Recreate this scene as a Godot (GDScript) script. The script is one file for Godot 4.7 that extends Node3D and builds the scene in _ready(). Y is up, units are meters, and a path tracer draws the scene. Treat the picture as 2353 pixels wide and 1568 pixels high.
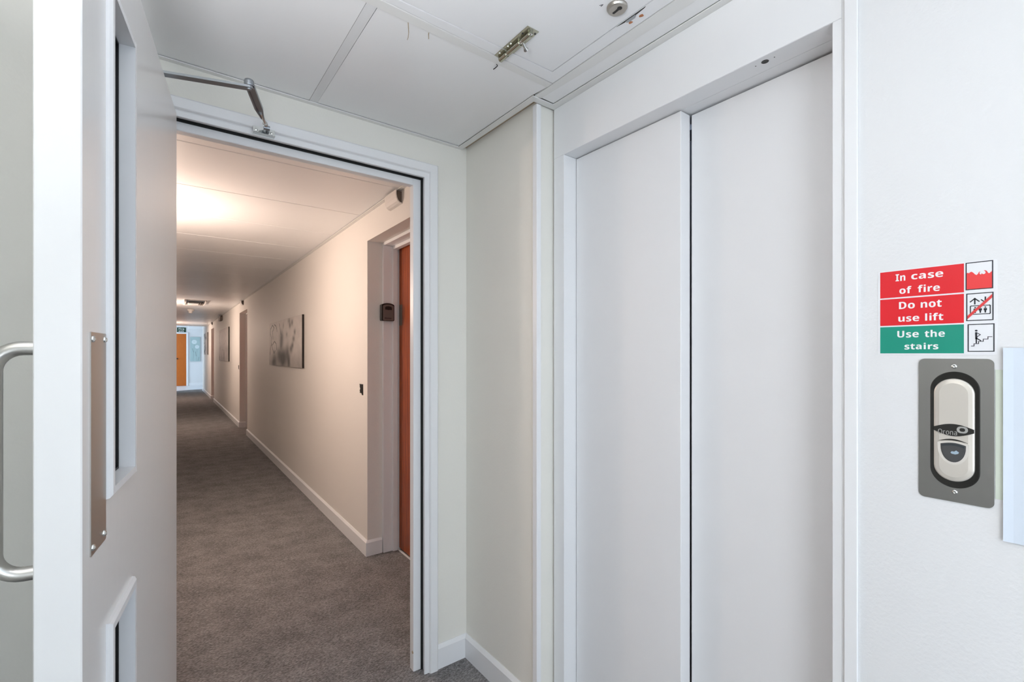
extends Node3D
# A lift lobby with an open fire door and a corridor beyond. Plan coordinates: x to the right, y up, d = forward (z = -d). Metres.

const CORRIDOR_TURN := -0.74          # degrees: the corridor runs a little askew to the lobby
const FOCAL := 1084.0                 # pixels at 2353 x 1568
const E_WINDOW := 0.6                 # strength of the lights, all out of view: window behind the viewer, window on the left, lobby lamps, corridor lamps, far daylight
const E_SIDE := 2.75
const E_UP := 1.1
const E_CORRIDOR := 0.80
const E_FAR := 7.0
const TOP := 2.182                    # underside of the lobby's ceiling panels
const CTOP := 2.210                   # underside of the corridor's ceiling panels

var M := {}
var names := {}
var origin := {}
var here := Transform3D()             # frame of the things being built: the lobby's own or the corridor's
var rng := RandomNumberGenerator.new()


func _ready() -> void:
	rng.seed = 7
	# ---- camera
	var cam := Camera3D.new()
	cam.name = "camera"
	cam.projection = Camera3D.PROJECTION_FRUSTUM
	cam.near = 0.02
	cam.far = 80.0
	cam.size = 0.02 * 1568.0 / FOCAL
	cam.frustum_offset = Vector2(0, 0.02 * 30.5 / FOCAL)
	cam.position = Vector3(0, 1.3, 0)
	cam.rotation_degrees = Vector3(0, -36.94, 0)
	add_child(cam)
	cam.current = true
	# ---- sky and exposure
	var we := WorldEnvironment.new()
	we.name = "environment"
	var env := Environment.new()
	env.background_mode = Environment.BG_COLOR
	env.background_color = Color(0.80, 0.88, 1.0)
	env.background_energy_multiplier = 0.6
	env.ambient_light_source = Environment.AMBIENT_SOURCE_DISABLED
	env.tonemap_mode = Environment.TONE_MAPPER_LINEAR
	env.tonemap_exposure = 1.0
	env.sdfgi_enabled = true
	env.ssao_enabled = true
	env.ssil_enabled = true
	we.environment = env
	add_child(we)
	# ---- materials, then the structure, then the objects
	make_materials()
	lobby_shell()
	lobby_ceiling()
	fire_door_frame()
	fire_door()
	lift()
	unseen_lobby_lights()
	here = Transform3D(Basis(Vector3.UP, deg_to_rad(CORRIDOR_TURN)), Vector3.ZERO)
	corridor_shell()
	corridor_ceiling()
	corridor_doors()
	corridor_end()
	corridor_lamps()
	corridor_things()
	here = Transform3D()
	door_closer()
	access_hatch()
	fire_notice()
	call_panel()
	papers()


# ------------------------------------------------------------------ helpers

func P(x: float, y: float, d: float) -> Vector3:
	return Vector3(x, y, -d)


func S() -> SurfaceTool:
	var st := SurfaceTool.new()
	st.begin(Mesh.PRIMITIVE_TRIANGLES)
	return st


func numbered(called: String) -> String:
	if not names.has(called):
		names[called] = 0
		return called
	names[called] += 1
	return "%s_%03d" % [called, names[called]]


func tag(o: Node, label: String, category: String, group := "", kind := "") -> void:
	o.set_meta("label", label)
	o.set_meta("category", category)
	if group:
		o.set_meta("group", group)
	if kind:
		o.set_meta("kind", kind)


func thing(called: String, label: String, category: String, base: Vector3, group := "", kind := "") -> Node3D:
	var o := Node3D.new()
	o.name = numbered(called)
	add_child(o)
	o.transform = here * Transform3D(Basis(), base)
	origin[o] = base
	tag(o, label, category, group, kind)
	return o


# Commits what was collected (in the frame's coordinates) as one mesh whose origin is the middle of its foot.
func obj(called: String, st: SurfaceTool, m: Material, parent: Node3D = null) -> MeshInstance3D:
	var raw := st.commit()
	var box := raw.get_aabb()
	var c := box.position + Vector3(box.size.x / 2, 0, box.size.z / 2)
	var moved := SurfaceTool.new()
	moved.append_from(raw, 0, Transform3D(Basis(), -c))
	var o := MeshInstance3D.new()
	o.mesh = moved.commit()
	o.material_override = m
	origin[o] = c
	if parent:
		o.name = called
		parent.add_child(o, true)
		o.position = c - origin[parent]
	else:
		o.name = numbered(called)
		add_child(o)
		o.transform = here * Transform3D(Basis(), c)
	return o


func struct(called: String, st: SurfaceTool, m: Material, label: String, category: String) -> MeshInstance3D:
	var o := obj(called, st, m)
	tag(o, label, category, "", "structure")
	return o


func tri(st: SurfaceTool, a: Vector3, b: Vector3, c: Vector3, out: Vector3) -> void:
	if (a - c).cross(a - b).dot(out) < 0.0:
		var t := b
		b = c
		c = t
	var n := (a - c).cross(a - b).normalized()
	for v in [a, b, c]:
		st.set_normal(n)
		st.set_uv(Vector2(v.x - v.z, v.y))
		st.add_vertex(v)


func quad(st: SurfaceTool, a: Vector3, b: Vector3, c: Vector3, e: Vector3, out: Vector3) -> void:
	tri(st, a, b, c, out)
	tri(st, a, c, e, out)


# A box between two corners (x, y, d) with its edges chamfered by c.
func box(st: SurfaceTool, x0: float, x1: float, y0: float, y1: float, d0: float, d1: float, c := 0.0, turn := Transform3D()) -> void:
	var mid := Vector3((x0 + x1) / 2, (y0 + y1) / 2, -(d0 + d1) / 2)
	var h := Vector3(absf(x1 - x0), absf(y1 - y0), absf(d1 - d0)) / 2
	c = minf(c, minf(h.x, minf(h.y, h.z)) * 0.9)
	var k := h - Vector3(c, c, c)
	var corner := func(s: Vector3, axis: int) -> Vector3:
		var p := Vector3(s.x * k.x, s.y * k.y, s.z * k.z)
		p[axis] = s[axis] * h[axis]
		return turn * (mid + p)
	for axis in 3:
		var u := (axis + 1) % 3
		var w := (axis + 2) % 3
		for s in [-1.0, 1.0]:
			var q := []
			for e in [[-1.0, -1.0], [1.0, -1.0], [1.0, 1.0], [-1.0, 1.0]]:
				var g := Vector3.ZERO
				g[axis] = s
				g[u] = e[0]
				g[w] = e[1]
				q.append(corner.call(g, axis))
			var n := Vector3.ZERO
			n[axis] = s
			quad(st, q[0], q[1], q[2], q[3], turn.basis * n)
	if c <= 0.0:
		return
	for axis in 3:            # edges that run along the axis
		var u := (axis + 1) % 3
		var w := (axis + 2) % 3
		for e in [[-1.0, -1.0], [1.0, -1.0], [1.0, 1.0], [-1.0, 1.0]]:
			var g0 := Vector3.ZERO
			g0[u] = e[0]
			g0[w] = e[1]
			var n := g0
			g0[axis] = -1.0
			var g1 := g0
			g1[axis] = 1.0
			quad(st, corner.call(g0, u), corner.call(g1, u), corner.call(g1, w), corner.call(g0, w), turn.basis * n)
	for sx in [-1.0, 1.0]:
		for sy in [-1.0, 1.0]:
			for sz in [-1.0, 1.0]:
				var g := Vector3(sx, sy, sz)
				tri(st, corner.call(g, 0), corner.call(g, 1), corner.call(g, 2), turn.basis * g)


# A polygon in the plane (A, B) at o, drawn out along C; mitres slant its ends by so much per unit of the first coordinate.
func prism(st: SurfaceTool, poly: PackedVector2Array, o: Vector3, A: Vector3, B: Vector3, C: Vector3, m0 := 0.0, m1 := 0.0) -> void:
	if Geometry2D.is_polygon_clockwise(poly):
		poly.reverse()
	var along := C.normalized()
	var flip := A.cross(B).dot(C) < 0.0
	var lo := []
	var hi := []
	for p in poly:
		lo.append(o + A * p.x + B * p.y + along * (m0 * p.x))
		hi.append(o + A * p.x + B * p.y + C + along * (m1 * p.x))
	for i in poly.size():
		var j := (i + 1) % poly.size()
		var e := poly[j] - poly[i]
		quad(st, lo[i], lo[j], hi[j], hi[i], A * e.y - B * e.x)
	var t := Geometry2D.triangulate_polygon(poly)
	for i in range(0, t.size(), 3):
		tri(st, lo[t[i]], lo[t[i + 1]], lo[t[i + 2]], -along)
		tri(st, hi[t[i]], hi[t[i + 1]], hi[t[i + 2]], along)
	if flip:
		pass


func smooth_quad(st: SurfaceTool, v: Array, n: Array) -> void:
	var out: Vector3 = n[0] + n[1] + n[2] + n[3]
	for t in [[0, 1, 2], [0, 2, 3]]:
		var a: int = t[0]
		var b: int = t[1]
		var c: int = t[2]
		if (v[a] - v[c]).cross(v[a] - v[b]).dot(out) < 0.0:
			var s := b
			b = c
			c = s
		for i in [a, b, c]:
			st.set_normal(n[i])
			st.set_uv(Vector2(v[i].x, v[i].y))
			st.add_vertex(v[i])


func side_of(axis: Vector3) -> Vector3:
	var s := axis.cross(Vector3.UP)
	return s.normalized() if s.length() > 0.01 else Vector3.RIGHT


# A round bar through points, with flat ends.
func tube(st: SurfaceTool, path: Array, r: float, sides := 16, radii := []) -> void:
	var rings := []
	var u := Vector3.ZERO
	for i in path.size():
		var t: Vector3 = (path[mini(i + 1, path.size() - 1)] - path[maxi(i - 1, 0)]).normalized()
		u = side_of(t) if i == 0 else (u - t * u.dot(t)).normalized()
		var w := t.cross(u)
		var ring := []
		for k in sides:
			var a := TAU * k / sides
			var n := u * cos(a) + w * sin(a)
			ring.append([path[i] + n * (radii[i] if radii else r), n])
		rings.append(ring)
	for i in path.size() - 1:
		for k in sides:
			var l := (k + 1) % sides
			smooth_quad(st, [rings[i][k][0], rings[i][l][0], rings[i + 1][l][0], rings[i + 1][k][0]], [rings[i][k][1], rings[i][l][1], rings[i + 1][l][1], rings[i + 1][k][1]])
	for e in [0, path.size() - 1]:
		var out: Vector3 = path[0] - path[1] if e == 0 else path[e] - path[e - 1]
		for k in range(1, sides - 1):
			tri(st, rings[e][0][0], rings[e][k][0], rings[e][k + 1][0], out)


# Turned shape: profile of (radius, height along axis).
func lathe(st: SurfaceTool, o: Vector3, axis: Vector3, profile: Array, sides := 24, flat := false) -> void:
	axis = axis.normalized()
	var u := side_of(axis)
	var w := axis.cross(u)
	for i in profile.size() - 1:
		var p: Vector2 = profile[i]
		var q: Vector2 = profile[i + 1]
		var slope := Vector2(q.y - p.y, p.x - q.x).normalized()
		for k in sides:
			var a := TAU * k / sides
			var b := TAU * (k + 1) / sides
			var ea := u * cos(a) + w * sin(a)
			var eb := u * cos(b) + w * sin(b)
			var na := ea * slope.x + axis * slope.y
			var nb := eb * slope.x + axis * slope.y
			var v := [o + ea * p.x + axis * p.y, o + eb * p.x + axis * p.y, o + eb * q.x + axis * q.y, o + ea * q.x + axis * q.y]
			if p.x < 1e-5:
				tri(st, v[0], v[2], v[3], na + nb)
			elif q.x < 1e-5:
				tri(st, v[0], v[1], v[2], na + nb)
			elif flat:
				quad(st, v[0], v[1], v[2], v[3], na + nb)
			else:
				smooth_quad(st, v, [na, nb, nb, na])


func rrect(x0: float, x1: float, y0: float, y1: float, r: float, n := 6) -> PackedVector2Array:
	var out := PackedVector2Array()
	for c in [[x1 - r, y1 - r, 0.0], [x0 + r, y1 - r, 90.0], [x0 + r, y0 + r, 180.0], [x1 - r, y0 + r, 270.0]]:
		for i in n + 1:
			var a := deg_to_rad(c[2] + 90.0 * i / n)
			var p := Vector2(c[0] + r * cos(a), c[1] + r * sin(a))
			if out.is_empty() or out[-1].distance_to(p) > 1e-6:
				out.append(p)
	if out[0].distance_to(out[-1]) < 1e-6:
		out.remove_at(out.size() - 1)
	return out


func ring_of(a: PackedVector2Array, b: PackedVector2Array, st: SurfaceTool, o: Vector3, A: Vector3, B: Vector3, za: float, zb: float, N: Vector3, out: Vector3) -> void:
	# band between two outlines of the same number of points at heights za and zb
	for i in a.size():
		var j := (i + 1) % a.size()
		quad(st, o + A * a[i].x + B * a[i].y + N * za, o + A * a[j].x + B * a[j].y + N * za, o + A * b[j].x + B * b[j].y + N * zb, o + A * b[i].x + B * b[i].y + N * zb, out if out != Vector3.ZERO else (A * (a[i].x - b[i].x) + B * (a[i].y - b[i].y)) + N * 1e-4)


func cap_of(a: PackedVector2Array, st: SurfaceTool, o: Vector3, A: Vector3, B: Vector3, z: float, N: Vector3) -> void:
	var t := Geometry2D.triangulate_polygon(a)
	for i in range(0, t.size(), 3):
		tri(st, o + A * a[t[i]].x + B * a[t[i]].y + N * z, o + A * a[t[i + 1]].x + B * a[t[i + 1]].y + N * z, o + A * a[t[i + 2]].x + B * a[t[i + 2]].y + N * z, N)


# Lettering fitted into a rectangle on the plane (A, B) at o, standing depth proud along N.
func lettering(st: SurfaceTool, said: String, r: Rect2, o: Vector3, A: Vector3, B: Vector3, N: Vector3, depth: float, bold := true, gap := 0.0) -> void:
	var f := SystemFont.new()
	f.font_names = PackedStringArray(["Droid Sans"])
	f.font_weight = 700 if bold else 400
	var used: Font = f
	if gap != 0.0:
		var v := FontVariation.new()
		v.base_font = f
		v.spacing_glyph = int(gap)
		used = v
	var tm := TextMesh.new()
	tm.font = used
	tm.font_size = 64
	tm.pixel_size = 0.01
	tm.depth = 0.1
	tm.curve_step = 1.0
	tm.text = said
	var s := tm.get_mesh_arrays()
	var v: PackedVector3Array = s[Mesh.ARRAY_VERTEX]
	var idx: PackedInt32Array = s[Mesh.ARRAY_INDEX]
	if v.is_empty():
		return
	var bb := AABB(v[0], Vector3.ZERO)
	for p in v:
		bb = bb.expand(p)
	var put := func(p: Vector3) -> Vector3:
		var x := r.position.x + (p.x - bb.position.x) / bb.size.x * r.size.x
		var y := r.position.y + (p.y - bb.position.y) / bb.size.y * r.size.y
		return o + A * x + B * y + N * ((p.z - bb.position.z) / bb.size.z * depth)
	for i in range(0, idx.size(), 3):
		var a: Vector3 = put.call(v[idx[i]])
		var b: Vector3 = put.call(v[idx[i + 1]])
		var c: Vector3 = put.call(v[idx[i + 2]])
		tri(st, a, b, c, (a - c).cross(a - b))


func strip2(pts: Array, w: float) -> Array:
	# thick polyline as separate little quads (2D)
	var out := []
	for i in pts.size() - 1:
		var p: Vector2 = pts[i]
		var q: Vector2 = pts[i + 1]
		var t := (q - p).normalized() * (w / 2)
		var n := Vector2(-t.y, t.x)
		out.append(PackedVector2Array([p - t + n, p - t - n, q + t - n, q + t + n]))
	return out


# ------------------------------------------------------------------ materials

func plain(c: Color, rough := 0.6, metal := 0.0, spec := 0.5) -> StandardMaterial3D:
	var m := StandardMaterial3D.new()
	m.albedo_color = c
	m.roughness = rough
	m.metallic = metal
	m.metallic_specular = spec
	return m


func relief(freq: float, seed_no: int, strength := 1.0, octaves := 3) -> NoiseTexture2D:
	var n := FastNoiseLite.new()
	n.noise_type = FastNoiseLite.TYPE_SIMPLEX_SMOOTH
	n.frequency = freq
	n.seed = seed_no
	n.fractal_octaves = octaves
	var t := NoiseTexture2D.new()
	t.width = 512
	t.height = 512
	t.seamless = true
	t.as_normal_map = true
	t.bump_strength = strength
	t.noise = n
	return t


func textured(m: StandardMaterial3D, normal: Texture2D, scale: Vector3, amount: float) -> StandardMaterial3D:
	m.normal_enabled = true
	m.normal_texture = normal
	m.normal_scale = amount
	m.uv1_triplanar = true
	m.uv1_world_triplanar = true
	m.uv1_scale = scale
	return m


func make_materials() -> void:
	var roller := relief(0.05, 3, 3.0)
	var fine := relief(0.02, 5, 2.0, 2)
	M.wall = textured(plain(Color(0.936, 0.929, 0.900), 0.6), roller, Vector3(3, 3, 3), 0.10)
	M.wall_white = textured(plain(Color(0.910, 0.914, 0.920), 0.5), roller, Vector3(4, 4, 4), 0.22)
	M.corridor = textured(plain(Color(0.925, 0.912, 0.893), 0.6), roller, Vector3(3, 3, 3), 0.10)
	M.trim = textured(plain(Color(0.942, 0.946, 0.954), 0.38), fine, Vector3(3, 1, 3), 0.05)
	M.leaf = textured(plain(Color(0.930, 0.930, 0.928), 0.26), fine, Vector3(4, 0.6, 4), 0.05)
	M.tray = textured(plain(Color(0.955, 0.957, 0.960), 0.35), fine, Vector3(1.5, 1.5, 1.5), 0.04)
	M.strip = plain(Color(0.905, 0.907, 0.91), 0.45)
	M.edge = plain(Color(0.915, 0.915, 0.908), 0.45)
	M.lift = textured(plain(Color(0.94, 0.943, 0.952), 0.36), fine, Vector3(2, 1, 2), 0.06)
	M.void = plain(Color(0.05, 0.05, 0.05), 0.9)
	M.seal = plain(Color(0.10, 0.105, 0.105), 0.85)
	M.rubber = plain(Color(0.035, 0.035, 0.04), 0.5)
	M.steel = plain(Color(0.78, 0.775, 0.76), 0.30, 1.0)
	M.satin = textured(plain(Color(0.72, 0.70, 0.67), 0.36, 1.0), fine, Vector3(60, 1, 60), 0.08)
	M.plate = textured(plain(Color(0.60, 0.595, 0.585), 0.42, 1.0), fine, Vector3(60, 2, 60), 0.10)
	M.chrome = plain(Color(0.86, 0.87, 0.86), 0.12, 1.0)
	M.bolt = plain(Color(0.72, 0.72, 0.66), 0.2, 1.0)
	M.arm = plain(Color(0.66, 0.68, 0.70), 0.34, 0.9)
	M.dark = plain(Color(0.06, 0.058, 0.055), 0.4)
	M.glass = plain(Color(0.02, 0.022, 0.025, 0.72), 0.05)
	M.glass.transparency = BaseMaterial3D.TRANSPARENCY_ALPHA
	M.paper = plain(Color(0.86, 0.90, 0.95), 0.6)
	M.paper_green = plain(Color(0.85, 0.885, 0.83), 0.6)
	M.white_vinyl = plain(Color(0.93, 0.935, 0.95), 0.4)
	M.red_vinyl = plain(Color(0.90, 0.09, 0.15), 0.4)
	M.fire_vinyl = plain(Color(0.93, 0.24, 0.25), 0.4)
	M.green_vinyl = plain(Color(0.04, 0.58, 0.49), 0.4)
	M.print_white = plain(Color(0.96, 0.95, 0.955), 0.45)
	M.print_black = plain(Color(0.13, 0.14, 0.18), 0.5)
	M.slash = plain(Color(0.88, 0.25, 0.26), 0.45)
	M.champagne = plain(Color(0.86, 0.835, 0.80), 0.32, 0.35)
	M.halo = plain(Color(0.885, 0.865, 0.835), 0.4, 0.1)
	M.bezel = plain(Color(0.17, 0.165, 0.155), 0.28, 0.4)
	M.band = plain(Color(0.19, 0.185, 0.175), 0.3, 0.3)
	M.button = plain(Color(0.30, 0.30, 0.305), 0.35)
	M.button_rim = plain(Color(0.22, 0.24, 0.26), 0.3)
	M.button_mark = plain(Color(0.66, 0.74, 0.80), 0.5)
	M.letter_grey = plain(Color(0.66, 0.655, 0.64), 0.4)
	M.safe_grey = plain(Color(0.44, 0.41, 0.40), 0.45, 0.2)
	M.plastic = plain(Color(0.90, 0.885, 0.87), 0.4)
	M.grey_plastic = plain(Color(0.42, 0.38, 0.35), 0.5)
	M.exit_green = plain(Color(0.05, 0.25, 0.16), 0.45)
	M.vinyl_floor = plain(Color(0.86, 0.88, 0.90), 0.35)
	M.bare_wood = plain(Color(0.72, 0.48, 0.33), 0.8)
	M.brown_tone = plain(Color(0.75, 0.68, 0.58), 0.7)
	M.carpet = carpet()
	M.wood = veneer(Color(0.69, 0.34, 0.14), Color(0.36, 0.13, 0.05), 11)
	M.wood_pale = veneer(Color(0.80, 0.43, 0.12), Color(0.66, 0.32, 0.07), 12)
	M.lamp_cool = plain(Color(0.95, 0.96, 0.98), 0.4)
	M.lamp_cool.emission_enabled = true
	M.lamp_cool.emission = Color(0.95, 0.97, 1.0)
	M.lamp_cool.emission_energy_multiplier = 0.9
	M.lamp_warm = plain(Color(0.98, 0.93, 0.86), 0.4)
	M.lamp_warm.emission_enabled = true
	M.lamp_warm.emission = Color(1.0, 0.86, 0.74)
	M.lamp_warm.emission_energy_multiplier = 0.9
	M.day = plain(Color(0.9, 0.95, 1.0), 0.3)  # glowing panes of the unseen windows
	M.day.emission_enabled = true
	M.day.emission = Color(0.88, 0.95, 1.0)
	M.day.emission_energy_multiplier = 0.8


func carpet() -> StandardMaterial3D:
	# looped pile in mixed greys: short yarn strokes laid across the corridor
	var n := 1024
	var r := RandomNumberGenerator.new()
	r.seed = 21
	var white := PackedFloat32Array()
	white.resize(n * n)
	for i in n * n:
		white[i] = r.randf()
	var slow := FastNoiseLite.new()
	slow.frequency = 0.02
	slow.seed = 4
	slow.fractal_octaves = 3
	var low := slow.get_seamless_image(256, 256)
	var color := PackedByteArray()
	color.resize(n * n * 3)
	var high := PackedByteArray()
	high.resize(n * n)
	for y in n:
		var up := ((y + 1) % n) * n
		var row := y * n
		var run := 0.0
		for k in range(-3, 4):
			run += white[row + posmod(k, n)] + 0.6 * white[up + posmod(k, n)]
		for x in n:
			var v := run / 11.2
			run += white[row + (x + 4) % n] + 0.6 * white[up + (x + 4) % n] - white[row + posmod(x - 3, n)] - 0.6 * white[up + posmod(x - 3, n)]
			var t := clampf((v - 0.5) * 3.6 + 0.5, 0.0, 1.0)
			var s := (low.get_pixel(x / 4, y / 4).r - 0.5) * 0.10
			var g := 0.395 + 0.28 * t + s
			var o := (row + x) * 3
			color[o] = int(clampf(g * 1.00, 0, 1) * 255)
			color[o + 1] = int(clampf(g * 0.985, 0, 1) * 255)
			color[o + 2] = int(clampf(g * 0.985, 0, 1) * 255)
			high[row + x] = int(t * 255)
	var m := plain(Color.WHITE, 0.95, 0.0, 0.2)
	m.albedo_texture = ImageTexture.create_from_image(Image.create_from_data(n, n, false, Image.FORMAT_RGB8, color))
	m.heightmap_enabled = true
	m.heightmap_texture = ImageTexture.create_from_image(Image.create_from_data(n, n, false, Image.FORMAT_L8, high))
	m.heightmap_scale = 0.25
	m.uv1_triplanar = true
	m.uv1_world_triplanar = true
	m.uv1_scale = Vector3(0.95, 0.95, 0.95)
	return m


func veneer(light: Color, dark: Color, seed_no: int) -> StandardMaterial3D:
	var a := FastNoiseLite.new()
	a.seed = seed_no
	a.frequency = 0.012
	a.fractal_octaves = 4
	var w := 256
	var h := 1024
	var im := Image.create(w, h, false, Image.FORMAT_RGB8)
	for y in h:
		for x in w:
			var bend := a.get_noise_2d(x * 0.6, y * 0.10) * 26.0
			var g := 0.5 + 0.5 * sin((x + bend) * 0.22)
			var f := 0.5 + 0.5 * a.get_noise_2d(x * 14.0, y * 0.8)
			im.set_pixel(x, y, dark.lerp(light, clampf(0.25 + 0.5 * g * f + 0.55 * f, 0.0, 1.0)))
	var m := plain(Color.WHITE, 0.32)
	m.albedo_texture = ImageTexture.create_from_image(im)
	m.uv1_triplanar = true
	m.uv1_scale = Vector3(3.0, 0.5, 3.0)
	return m


# ------------------------------------------------------------------ the lobby

const LEFT := -0.60  # left wall, out of view, set back to even out the light
const FRONT := 1.75
const NIB := 1.60                     # the wall left of the doorway stands forward of the rest
const SIDE := 1.068
const LIFT := 1.138
const BACK := -2.8  # back wall, out of view, its distance set for the window light


func lobby_shell() -> void:
	var st := S()
	prism(st, PackedVector2Array([Vector2(-2.2, -4.3), Vector2(2.6, -4.3), Vector2(2.6, 21.05), Vector2(0.9, 20.75), Vector2(-2.2, 17.9)]), P(0, -0.1, 0), Vector3.RIGHT, Vector3.FORWARD, Vector3(0, 0.1, 0))
	struct("floor", st, M.carpet, "mottled grey loop-pile carpet running from the lobby down the corridor", "floor")
	st = S()
	box(st, LEFT - 0.12, LEFT, 0, 2.40, -0.80, FRONT)
	box(st, LEFT - 0.12, LEFT, 0, 2.40, BACK, -2.30)
	box(st, LEFT - 0.12, LEFT, 0, 0.25, -2.30, -0.80)
	box(st, LEFT - 0.12, LEFT, 1.80, 2.40, -2.30, -0.80)
	struct("wall_left", st, M.wall, "unseen cream lobby wall on the left, out of view past the fire door", "wall")
	st = S()
	box(st, LEFT - 0.12, -0.14, 0, 2.40, NIB, FRONT + 0.08)
	box(st, -0.14, -0.02, 0, 2.40, FRONT, FRONT + 0.08)
	box(st, 0.8955, SIDE + 0.3, 0, 2.40, FRONT, FRONT + 0.08)
	box(st, -0.02, 0.8955, 2.046, 2.40, FRONT, FRONT + 0.08)
	struct("wall_front", st, M.wall, "cream wall around and above the corridor doorway", "wall")
	st = S()
	box(st, SIDE, SIDE + 0.3, 0, 2.40, 1.272, FRONT)
	struct("wall_right", st, M.wall, "narrow cream wall between the doorway and the lift", "wall")
	# the lift wall: a strip beside the opening, the part above it, and the long part with the notice
	st = S()
	box(st, LIFT + 0.02, LIFT + 0.40, 0, 2.40, 1.2150, 1.272)
	box(st, LIFT + 0.02, LIFT + 0.40, 2.11, 2.40, 0.3720, 1.2150)
	box(st, LIFT, LIFT + 0.40, 0, 2.40, BACK, 0.3720)
	box(st, LIFT + 0.30, LIFT + 0.40, 0, 2.02, 0.3720, 1.2105)
	struct("wall_lift", st, M.wall_white, "white lobby wall beside the lift that carries the notice and call panel", "wall")
	st = S()
	box(st, LEFT - 0.12, 2.0, 0, 2.40, BACK - 0.12, BACK)
	struct("wall_back", st, M.wall, "unseen cream lobby wall behind the viewer", "wall")
	# corner bead where the cream wall turns to the lift
	st = S()
	box(st, 1.0575, 1.0775, 0, 2.176, 1.2620, 1.2860, 0.0015)
	struct("trim_1", st, M.trim, "white corner bead on the edge of the wall beside the lift", "trim")
	# skirting with a chamfered top
	var pr := PackedVector2Array([Vector2(0, 0), Vector2(0.014, 0), Vector2(0.014, 0.083), Vector2(0.003, 0.096), Vector2(0, 0.096)])
	st = S()
	prism(st, pr, P(0.9235, 0, FRONT), Vector3.BACK, Vector3.UP, Vector3(SIDE - 0.9235, 0, 0), 0.0, -1.0)
	struct("baseboard_front", st, M.trim, "short white skirting board right of the doorway", "skirting")
	st = S()
	prism(st, pr, P(SIDE, 0, FRONT), Vector3.LEFT, Vector3.UP, Vector3(0, 0, FRONT - 1.286), 1.0, 0.0)
	struct("baseboard_right", st, M.trim, "white skirting board along the wall between doorway and lift", "skirting")
	# white strip that covers the joint between the lift surround and the notice wall
	st = S()
	box(st, 1.1325, LIFT, 0, 2.176, 0.3430, 0.3665, 0.0012)
	struct("trim_2", st, M.trim, "narrow white cover strip between the lift surround and notice wall", "trim")


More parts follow.
